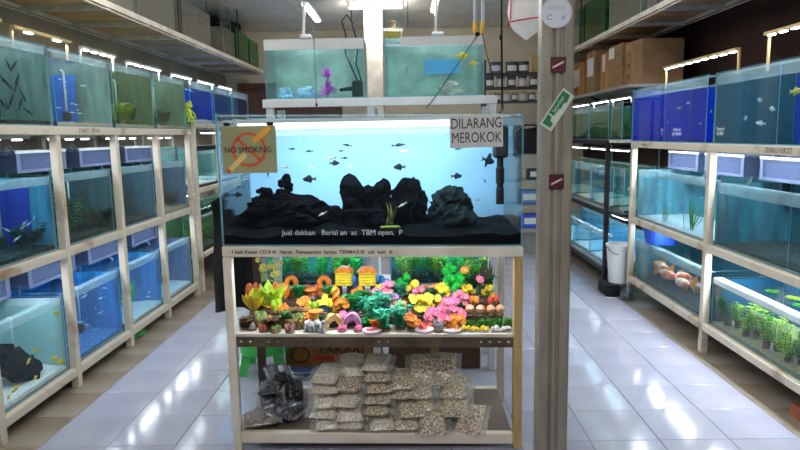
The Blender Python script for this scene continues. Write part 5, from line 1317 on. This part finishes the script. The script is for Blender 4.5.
lettering('C', .028, M('sticker_blue', (.10, .16, .50), .5), sk, (-.026, -.0016, -.018), (PI/2, 0, 0)); lettering('d', .028, MATS['sticker_blue'], sk, (.024, -.0016, -.018), (PI/2, .4, 0))
for z, w_ in ((1.567, 'upper'), (1.138, 'lower')):
    t = thing('square_sticker', f'{w_} maroon square sticker with white cigarette bar on the steel post', 'sticker', (CX+.001, yf_-.0008, z))
    MB().box(-.028, .028, -.0008, 0, -.028, .028).build('square', M('sticker_maroon', (.075, .008, .016), .4, var=.1), t)
    MB().bar((-.021, -.0013, -.010), (.021, -.0013, .011), .0008, .007).build('cigarette', M('sticker_cream', (.7, .6, .58), .5), t)
    b = MB(); b.tube([(.020*math.cos(2*PI*k/24), -.0010, .020*math.sin(2*PI*k/24)) for k in range(25)], .0012, 5); b.build('ring', M('sticker_red', (.20, .015, .03), .5), t)
gs = thing('green_sticker', 'green and white slanted sticker with torn edge on the steel post', 'sticker', (CX+.0, yf_-.0010, 1.405)); gs.rotation_euler = (0, -math.radians(57), 0)
MB().prism([(-.078, -.026), (.074, -.026), (.078, .026), (-.078, .026)], -.0008, 0).build('paper', M('sticker_offwhite', (.60, .66, .58), .5), gs)
MB().prism([(-.070, .020), (-.070, -.014), (-.052, -.016), (-.046, .0), (-.034, .002), (-.030, .020)], -.0014, -.0009).build('emblem', M('sticker_green', (.01, .19, .07), .5), gs)
MB().prism([(-.026, .021), (-.026, -.002), (.006, -.004), (.012, -.010), (.030, -.006), (.040, -.016), (.068, -.010), (.068, .021)], -.0014, -.0009).build('print_block', MATS['sticker_green'], gs)
lettering('Salurkan', .020, MATS['sticker_offwhite'], gs, (.018, -.0019, .008), (PI/2, 0, 0))

# ------------------------------------------------------------------ rear stand and its tanks
RSX0, RSX1, RSY0, RSY1 = -.765, .47, 3.45, 3.78
RC = (RSX0+RSX1)/2
rs = thing('rear_stand', 'white rear stand carrying two upper and two lower tanks', 'stand', (RC, 0, 0))
RW = M('white_laminate', (.70, .70, .68), .4, var=.05)
for x in (RSX0+.01, -.215, RSX1-.04):
    for y in (RSY0, RSY1-.04): MB().bevel_box(x-RC, x+.04-RC, y, y+.04, 0, 1.478, .003).build('post', RW, rs)
for z0, z1 in ((1.479, 1.522), (.455, .492)):
    e = 0 if z0 > 1 else .0
    MB().bevel_box(RSX0-RC-.005, RSX1-RC+.005, RSY0-.012, RSY0-.001, z0, z1, .002).build('rail', RW, rs)
    MB().bevel_box(RSX0-RC, RSX1-RC, RSY0, RSY1, z1-.014, z1-.001, .002).build('shelf_board', RW, rs) if z0 > 1 else MB().bevel_box(RSX0+.041-RC, RSX1-.041-RC, RSY0, RSY1, z1-.014, z1-.001, .002).build('shelf_board', RW, rs)
ta = tank('teal tank with a purple plant on the rear stand, upper left', (-.49, 3.60, 1.523), 0, .525, .28, .31, back=M('hazy_grey_backdrop', (.40, .44, .36), .6, var=.3, scale=8), water=W_CLEAR, level=.86, gravel=None)
MB().box(-.263, .263, -.143, -.1405, .255, .31).build('white_top_trim', RW, ta)
tb_ = tank('teal tank with white top trim on the rear stand, upper right', (.145, 3.60, 1.523), 0, .525, .28, .31, back=M('pale_grey_backdrop', (.42, .47, .40), .6, var=.3, scale=7), water=W_CLEAR, level=.84, gravel=None)
MB().box(-.18, .263, -.143, -.1405, .262, .31).build('white_top_trim', RW, tb_)
for k, x in enumerate((-.53, .17)):
    tank(('lower left tank with pale plants on the rear stand', 'lower right tank with green leaves on the rear stand')[k], (x, 3.615, .493), 0, (.54, .56)[k], .235, .30, back=M('deep_green_backdrop', (.05, .20, .17), .5, var=.3, scale=6), water=W_TEAL, level=.85, gravel=DKGRAV, gh=.02)
    for q in range(5):
        plant('bush', f'pale leafy plant in the {("lower left", "lower right")[k]} rear tank, {ORD[q]} from left', (x-.2+.1*q, 3.56+.04*(q % 2), .52), .13+.06*((q*3) % 4)/3, 120+5*k+q, LEAFL if (q+k) % 2 else LEAFV, 7, .075)
    led_strip(f'LED strip over the {("lower left", "lower right")[k]} rear tank', (x, 3.56, .85), 0, .46, 6, drop=.055, power=LED_W*1.2)
# purple coral plant, pump and net in upper left tank
cp = thing('purple_coral_plant', 'purple frilly coral plant in the upper left rear tank', 'plant', (-.435, 3.56, 1.53))
PUR = M('violet_frill', (.62, .12, .62), .5, var=.3, scale=40, trans=.3)
for zc, rr3 in ((.05, .065), (.14, .045)):
    b = MB()
    for k in range(46):
        a = r.uniform(0, 6.28); e = r.uniform(-.3, 1.4); d = Vector((math.cos(a)*math.cos(e), math.sin(a)*math.cos(e), math.sin(e)))
        b.leaf((0, 0, zc-.02), d, rr3*r.uniform(.8, 1.2), .017, .0, n=3)
    b.build('frill', PUR, cp)
MB().tube([(0, 0, 0), (.004, 0, .15)], .006, 6).build('stem', PUR, cp)
pm = thing('submersible_pump', 'black submersible pump with nozzle in the upper left rear tank', 'pump', (-.27, 3.56, 1.531))
MB().bevel_box(-.03, .028, -.03, .03, 0, .09, .008).build('body', BLACK, pm)
MB().tube([(-.03, 0, .05), (-.10, 0, .042)], [.014, .009], 10).build('nozzle', BLACK, pm)
MB().tube([(.0, 0, .09), (-.03, -.02, .16), (-.06, -.03, .24), (-.055, -.03, .33), (-.075, -.02, .40), (-.05, .01, .44), (-.02, .06, .40)], .004, 6).build('power_cord', BLACK, pm)
MB().tube([(.02, 0, .09), (-.005, -.02, .18), (.01, -.02, .28), (-.02, -.02, .38), (-.025, .0, .46)], .004, 6).build('air_hose', BLACK, pm)
rock('blue pale rock in the upper left rear tank', (-.56, 3.60, 1.531), .06, .05, .05, 4.4, M('pale_blue_rock', (.25, .45, .62), .7, var=.3), group=None)
rock('small pale blue rock at the left of the upper left rear tank', (-.68, 3.62, 1.531), .04, .04, .045, 7.4, MATS['pale_blue_rock'])
rock('grey rock in the upper right rear tank', (.24, 3.62, 1.531), .06, .05, .055, 9.4, M('rear_grey_rock', (.30, .30, .26), .8, var=.3))
panel('blue strip standing in the upper right rear tank', (.20, 3.70, 1.66), 0, .20, .08, M('mid_blue_panel', (.05, .25, .50), .5), tb_)
for i, (x, z, L) in enumerate(((.30, 1.74, .07), (.36, 1.70, .05))):
    fish('deep', F_YEL, F_YFIN, ('larger yellow fish in the upper right rear tank', 'smaller yellow fish in the upper right rear tank')[i], (x, 3.55, z), L, PI*i, 0, True)
fish('slim', F_BRO, F_DFIN, 'small brown fish near the left of the upper right rear tank', (.0, 3.52, 1.67), .04, .3, 1.2, False)
# clip lamps over the rear tanks
for k, (x, z, ztop) in enumerate(((-.53, 1.834, 2.01), (.165, 1.834, 2.05))):
    t = thing('clip_lamp', ('white clip lamp with LED bar over the left rear tank', 'white clip lamp with LED bar over the right rear tank')[k], 'lamp', (x, 3.47, z))
    MB().bevel_box(-.03, .03, -.02, .03, .0, .02, .004).build('clamp', PVC, t)
    MB().bar((-.012, 0, .02), (-.002, 0, ztop-z), .012, .018).build('arm', PVC, t)
    MB().box(-.018, .018, -.02, .52, ztop-z, ztop-z+.012).build('bar', PVC, t)
    for q in range(8): MB().bevel_box(-.014, .014, .0+.063*q, .045+.063*q, ztop-z-.008, ztop-z-.0003, .002).build('led_lens', LENS, t)
    area_light('lamp_light', t, (0, .25, ztop-z-.012), (0, 0, 0), .03, .5, LED_W*1.4)
# small feeder box left on the right rear tank
t = thing('feeder_box', 'small clear box with yellow feed on the right rear tank', 'box', (-.07, 3.60, 1.834))
b = MB(); b.box(-.05, .05, -.05, -.047, 0, .14); b.box(-.05, .05, .047, .05, 0, .14); b.box(-.05, -.047, -.047, .047, 0, .14); b.box(.047, .05, -.047, .047, 0, .14); b.box(-.05, .05, -.05, .05, -.0005, .003); b.build('walls', GLASS, t)
MB().bevel_box(-.045, .045, -.045, .045, .004, .05, .006).build('feed', M('yellow_feed', (.45, .32, .06), .9, bump=.4), t)
MB().lathe([(.012, .05), (.012, .09), (.02, .10), (.001, .11)], 10).build('scoop', OCHRE, t)

# things under the rear stand
tk = thing('orange_box', 'orange brown printed carton under the rear stand, left', 'box', (-.465, 3.62, 0.001))
MB().bevel_box(-.24, .24, -.115, .115, 0, .17, .004).build('body', CARDO, tk)
MB().box(-.10, .24, -.1165, -.1155, .052, .080).build('red_band', M('print_red', (.45, .03, .02), .6), tk)
lettering('TAKARI', .062, INK, tk, (.06, -.1168, .115), (PI/2, 0, 0), sx=1.25)
b = MB(); b.tube([(-.17+.05*math.cos(2*PI*k/20), -.1162, .09+.045*math.sin(2*PI*k/20)) for k in range(21)], .004, 5); b.build('round_mark', INK, tk)
MB().box(-.24, .24, -.115, .115, .1705, .176).build('lid', CARDO, tk)
dbx = carton('dark brown carton under the rear stand, right', (.13, 3.63, 0.001), 0, .52, .28, .28, M('dark_cardboard', (.10, .055, .03), .8), paper=None)
tr_ = MB(); tr_.bevel_box(-.22, .22, -.05, .05, 0, .05, .01); tag(tr_.build('blue_tray', M('dark_blue_tray', (.02, .05, .12), .4), None, (-.50, 3.38, .001)), 'dark blue tray on the floor in front of the orange carton', 'tray')
sl = thing('plastic_stool', 'bright green plastic stool behind the front stand', 'stool', (-.84, 3.52, 0))
SG = M('stool_green', (.06, .52, .10), .35, var=.1)
MB().lathe([(.001, .205), (.105, .205), (.122, .198), (.130, .175), (.126, .173), (.116, .192), (.001, .194)], 24).build('seat', SG, sl, smooth=False)
b = MB(); b.lathe([(.128, .120), (.140, .120), (.135, .174), (.127, .174)], 24); b.build('apron', SG, sl)
for k in range(4):
    a = PI/4+k*PI/2; MB().bar((.12*math.cos(a), .12*math.sin(a), .122), (.15*math.cos(a), .15*math.sin(a), 0), .045, .014).build('leg', SG, sl)
# black cloth hanging at the left of the stand
b = MB(); vs = []; fs = []
for j in range(13):
    for i in range(9):
        u = i/8; v = j/12
        vs.append((-.165+.255*u-.02*v, .03*math.sin(u*9+v*3)+.02*math.sin(v*8), -.72*v*(.86+.14*u)-.10*(1-u)**2))
for j in range(12):
    for i in range(8):
        a = j*9+i; fs.append((a, a+1, a+10, a+9))
n0 = len(vs); vs += [(x, y+.006, z) for x, y, z in vs]; fs += [tuple(q+n0 for q in f[::-1]) for f in fs]
b.add(vs, fs)
bc = thing('black_cloth', 'black cloth hanging from the left of the rear stand', 'cloth', (-.905, 3.42, 1.08))
b.build('cloth', M('black_fabric', (.008, .008, .009), .95), bc, smooth=True)
MB().tube([(.0, .02, -.035), (.0, .025, .03), (.05, .035, .03), (.156, .05, .02)], .004, 6).build('hook', BLACKMET, bc)
# rolled hose, lid and bottle under the left rack
hs = MB()
for k in range(4): hs.tube([(.10*math.cos(2*PI*q/24+k)*(1-.06*k), .10*math.sin(2*PI*q/24+k)*(1-.06*k), .012+.017*k) for q in range(25)], .010, 8)
tag(hs.build('garden_hose', M('hose_green', (.04, .36, .08), .4, var=.15), None, (-1.93, 4.20, 0), smooth=True), 'coiled green hose on the floor under the left rack', 'hose')
b = MB(); b.lathe([(.001, 0), (.05, 0), (.055, .02), (.05, .028), (.001, .028)], 18); tag(b.build('food_dish', M('lid_blue', (.03, .12, .55), .4), None, (-1.90, 4.75, 0)), 'blue plastic dish on the floor under the left rack', 'dish')
t = thing('green_bottle', 'dark green bottle lying under the second left column', 'bottle', (-1.90, 3.42, .04), .4)
MB().tube([(0, -.10, 0), (0, .04, 0), (0, .08, 0), (0, .12, 0)], [.035, .035, .014, .012], 12).build('body', M('bottle_green', (.01, .09, .035), .25), t)
MB().tube([(0, .121, 0), (0, .14, 0)], .014, 10).build('cap', M('cap_green', (.03, .2, .05), .4), t)
# lime toy at the end of the left rack
ft = thing('toy_frog', 'lime plastic frog toy perched at the far end of the left rack', 'toy', (-1.83, 5.37, 1.462))
LT = M('toy_lime', (.55, .68, .04), .4, var=.1)
MB().blob((0, 0, .075), .035, .03, .045, 12, 8).build('body', LT, ft, smooth=True); MB().blob((.01, 0, .135), .036, .032, .028, 12, 8).build('head', LT, ft, smooth=True)
for s in (-1, 1):
    MB().blob((.022, s*.02, .163), .012, .012, .012, 8, 6).build('eye', LT, ft); MB().tube([(.01, s*.025, .10), (.04, s*.045, .07), (.05, s*.05, .03)], [.010, .009, .007], 7).build('arm', LT, ft)
    MB().tube([(0, s*.025, .045), (.03, s*.055, .035), (.02, s*.05, .005), (.05, s*.06, .004)], [.014, .012, .009, .008], 7).build('leg', LT, ft)
MB().box(-.03, .05, -.06, .06, -.0, .004).build('base', LT, ft)

# ------------------------------------------------------------------ back shelf with feed tubs
ss = thing('storage_shelf', 'dark steel shelf of feed tubs against the back at right', 'shelf', (1.20, 6.95, 0))
BW = M('shelf_grey', (.20, .21, .22), .5)
SZ = [.30, .56, .82, 1.10, 1.655, 1.80, 1.945]
for x in (-.40, .38):
    for y in (-.14, .12): MB().box(x, x+.025, y, y+.025, 0, 2.08).build('post', BLACKMET, ss)
for z in SZ: MB().box(-.40, .405, -.145, .15, z-.014, z).build('shelf_plate', BW if z < 1.2 else BLACKMET, ss)


def tub(label, loc, r_, h, mats, lidm, group, name='feed_tub'):
    t = thing(name, label, 'tub', loc, 0, group)
    MB().lathe([(r_*.9, 0), (r_, .004), (r_, h*.86), (r_*.95, h*.88), (.001, h*.88)], 14).build('body', mats, t, smooth=False)
    MB().lathe([(r_*1.02, h*.80), (r_*1.05, h*.82), (r_*1.05, h*.99), (r_*.98, h), (.001, h)], 14).build('lid', lidm, t)
    b = MB(); n = 9; vs = []; fs = []
    for k in range(n):
        a = -PI/2-.9+1.8*k/(n-1)
        for z in (h*.18, h*.66): vs.append((r_*1.012*math.cos(a), r_*1.012*math.sin(a), z))
    for k in range(n-1): fs.append((k*2, k*2+2, k*2+3, k*2+1))
    b.add(vs, fs); b.build('label_band', PAPER, t)
    return t


TBL = M('tub_dark', (.03, .05, .06), .4); TWH = M('tub_white', (.45, .48, .50), .4); TBU = M('tub_blue', (.03, .10, .22), .4); TAN = M('tan_lid', (.48, .33, .16), .5)
for i, x in enumerate((-.27, -.10, .02)): tub(f'dark feed tub on the top plate of the back shelf, {ORD[i]} from left', (1.20+x, 6.90, 1.946), .062, .115, TBL if i else TBU, TBL, 'tubs on the top plate')
for i in range(6): tub(f'white labelled tub on the second plate of the back shelf, {ORD[i]} from left', (1.20-.33+.115*i, 6.90, 1.801), .045, .112, TWH if i % 2 else TBL, TBL, 'tubs on the second plate')
for i in range(8): tub(f'small tan lidded jar on the third plate of the back shelf, {ORD[i]} from left', (1.20-.34+.09*i, 6.89, 1.656), .038, .095, TBL if i % 2 else TWH, TAN, 'tan lidded jars')
b = MB(); b.blob((0, 0, .10), .24, .14, .16, 20, 12, .25, 2.2, 3.0, flat=-.10)
dbg = thing('black_bag', 'black rounded duffel bag on the back shelf below the jars', 'bag', (1.30, 6.93, 1.102)); b.build('body', MATS['black_fabric'], dbg, smooth=True)
MB().tube([(-.12, -.02, .22), (-.06, -.03, .30), (.06, -.03, .30), (.12, -.02, .22)], .010, 8).build('handle', BLACKMET, dbg)
for i, (x, z, w, h, mt, nm) in enumerate(((.14, .821, .12, .12, M('pack_black', (.03, .03, .035), .5), 'black pack on the back shelf beside the red pot'), (.10, .561, .22, .15, M('pack_blue', (.10, .22, .55), .5), 'pale blue pack on the back shelf, upper of two'), (.12, .301, .24, .15, M('pack_royal', (.02, .06, .50), .5), 'royal blue pack on the back shelf, lower of two'))):
    t = thing('feed_pack', nm, 'pack', (1.20+x, 6.92, z)); MB().bevel_box(-w/2, w/2, -.08, .08, 0, h, .01).build('body', mt, t); MB().box(-w*.35, w*.35, -.0812, -.0804, h*.3, h*.75).build('label_panel', PAPER, t)
t = thing('red_pot', 'orange red pot on the back shelf', 'pot', (1.20+.27, 6.90, .821)); MB().lathe([(.03, 0), (.05, .07), (.055, .07), (.055, .085), (.045, .085), (.001, .06)], 14).build('body', M('pot_red', (.62, .10, .04), .5), t); MB().lathe([(.054, .066), (.058, .066), (.058, .088), (.054, .088)], 14).build('rim', M('pot_red', (.62, .10, .04)), t)
t = thing('chopping_board', 'brown wooden board leaning at the top of the back shelf', 'board', (1.42, 7.02, 1.946)); MB().bevel_box(-.09, .09, -.01, .01, 0, .20, .006).build('panel', OCHRE, t, rot=(-.12, 0, 0)); MB().bevel_box(.05, .08, -.01, .01, .20, .30, .006).build('handle', OCHRE, t, rot=(-.12, 0, 0))

# ------------------------------------------------------------------ hanging bits and ceiling lamps
t = thing('plastic_bag', 'white plastic bag with red hem hanging beside the steel post', 'bag', (.60, 3.30, 1.79))
b = MB(); vs = []; fs = []; nu, nv = 20, 14
for j in range(nv+1):
    v = j/nv
    for i in range(nu):
        a = 2*PI*i/nu; rr3 = (.01+.085*math.sqrt(max(0, 1-(1-min(1, v*3.0))**2)))*(1+.16*noise.noise(Vector((math.cos(a)*2, math.sin(a)*2, v*4))))
        vs.append((rr3*math.cos(a)+.02*v, rr3*.6*math.sin(a), .36*v+.01*math.cos(2*a)))
for j in range(nv):
    for i in range(nu): fs.append((j*nu+i, j*nu+(i+1) % nu, (j+1)*nu+(i+1) % nu, (j+1)*nu+i))
b.add(vs, fs); b.build('film', milky_mat('white_bag_film', (.85, .84, .82), .18, .25), t, smooth=True)
RH = M('red_hem', (.55, .05, .03), .5)
MB().tube([(.10*1.06*math.cos(2*PI*i/20)+.006, .10*.64*math.sin(2*PI*i/20), .085+.012*math.cos(2*PI*i/20)) for i in range(21)], .004, 6).build('hem', RH, t)
MB().tube([(-.085, -.03, .085), (-.080, -.02, .25), (-.07, -.01, .36)], .004, 6).build('hem_cord', RH, t)
MB().tube([(.02, 0, .35), (.02, 0, ZC-1.79-.013)], .003, 6).build('hanging_string', RH, t)
t = thing('black_hanging_cord', 'thin black cord hanging from the ceiling right of the rear tanks', 'cord', (.478, 3.32, 1.44)); MB().tube([(.006, 0, 0), (.0, .0, .4), (-.004, 0, .8), (-.004, 0, ZC-1.44-.013)], .0055, 6).build('cord', BLACK, t); MB().blob((-.002, 0, .36), .009, .009, .016, 8, 6).build('knot', BLACK, t)
t = thing('feed_net_pair', 'pair of pale rods with yellow grips hanging over the right rear tank', 'net', (.372, 3.44, 1.84))
for s in (-.012, .022):
    MB().tube([(s, 0, .0), (s*1.2, 0, .06)], .011, 8).build('grip', M('grip_yellow', (.70, .42, .03), .4), t); MB().tube([(s*1.2, 0, .06), (s*1.1, 0, ZC-1.84-.013)], .008, 8).build('rod', M('rod_grey', (.42, .46, .55), .4), t)
MB().tube([(.022, -.005, .0), (.045, -.03, -.12), (.07, -.04, -.20), (.068, -.04, -.23)], .0025, 5).build('lead', BLACK, t)
t = thing('black_cable', 'black cable slanting across the front of the right rear tank', 'cable', (.37, 3.435, 1.83)); MB().tube([(0, 0, 0), (-.10, -.01, -.14), (-.20, -.012, -.28), (-.27, -.012, -.37)], .0025, 6).build('cable', BLACK, t); MB().blob((.0, 0, .005), .014, .012, .012, 8, 6).build('plug', BLACK, t)
t = thing('grey_air_hose', 'grey air hose over the front of the left rear tank', 'hose', (-.485, 3.437, 1.48)); MB().tube([(0, 0, 0), (.005, -.002, .15), (.002, 0, .36), (-.01, .0, .50), (-.03, .05, .53)], .003, 6).build('hose', M('air_hose', (.18, .22, .22), .4), t); MB().blob((0.003, 0, .01), .006, .006, .01, 8, 6).build('valve', BLACK, t)


def ceiling_tube(label, loc, L, rotz=0, power=None, glow=None):
    t = thing('ceiling_tube_light', label, 'light', loc, rotz, 'ceiling tube lights')
    MB().bevel_box(-L/2, L/2, -.018, .018, -.03, -.0005, .004).build('housing', PVC, t)
    MB().tube([(-L/2+.04, 0, -.075), (L/2-.04, 0, -.075)], .014, 10).build('tube', glow or emit_mat('fluorescent', (.98, .97, .93), 75.0), t, smooth=True)
    for s in (-1, 1): MB().box(s*(L/2-.03)-.012, s*(L/2-.03)+.012, -.016, .016, -.092, -.0305).build('socket', PVC, t)
    area_light('tube_light', t, (0, 0, -.092), (0, 0, 0), L*.9, .05, TUBE_W if power is None else power, (.93, .96, 1.0))
    return t


ceiling_tube('bright ceiling tube in front of the rear pillar', (-.30, 6.62, ZC-.0125), .60, 0, TUBE_W*.8, emit_mat('fluorescent_rear', (1.0, .97, .90), 230.0))
ceiling_tube('ceiling tube over the middle of the shop', (-.15, 4.55, ZC-.0125), 1.2, 0)
ceiling_tube('ceiling tube over the left aisle', (-1.15, 3.2, ZC-.0125), 1.2, PI/2, TUBE_W*.8)
ceiling_tube('ceiling tube over the right aisle', (1.15, 3.4, ZC-.0125), 1.2, PI/2, TUBE_W*.8)
ceiling_tube('ceiling tube near the shop entrance', (-.1, .7, ZC-.0125), 1.2, 0, 12.0)
ceiling_tube('unseen ceiling tube added at the shop front to light the stand', (-.1, -.9, ZC-.0125), 1.2, 0, 13.0)  # out of view, added to brighten the front of the stand
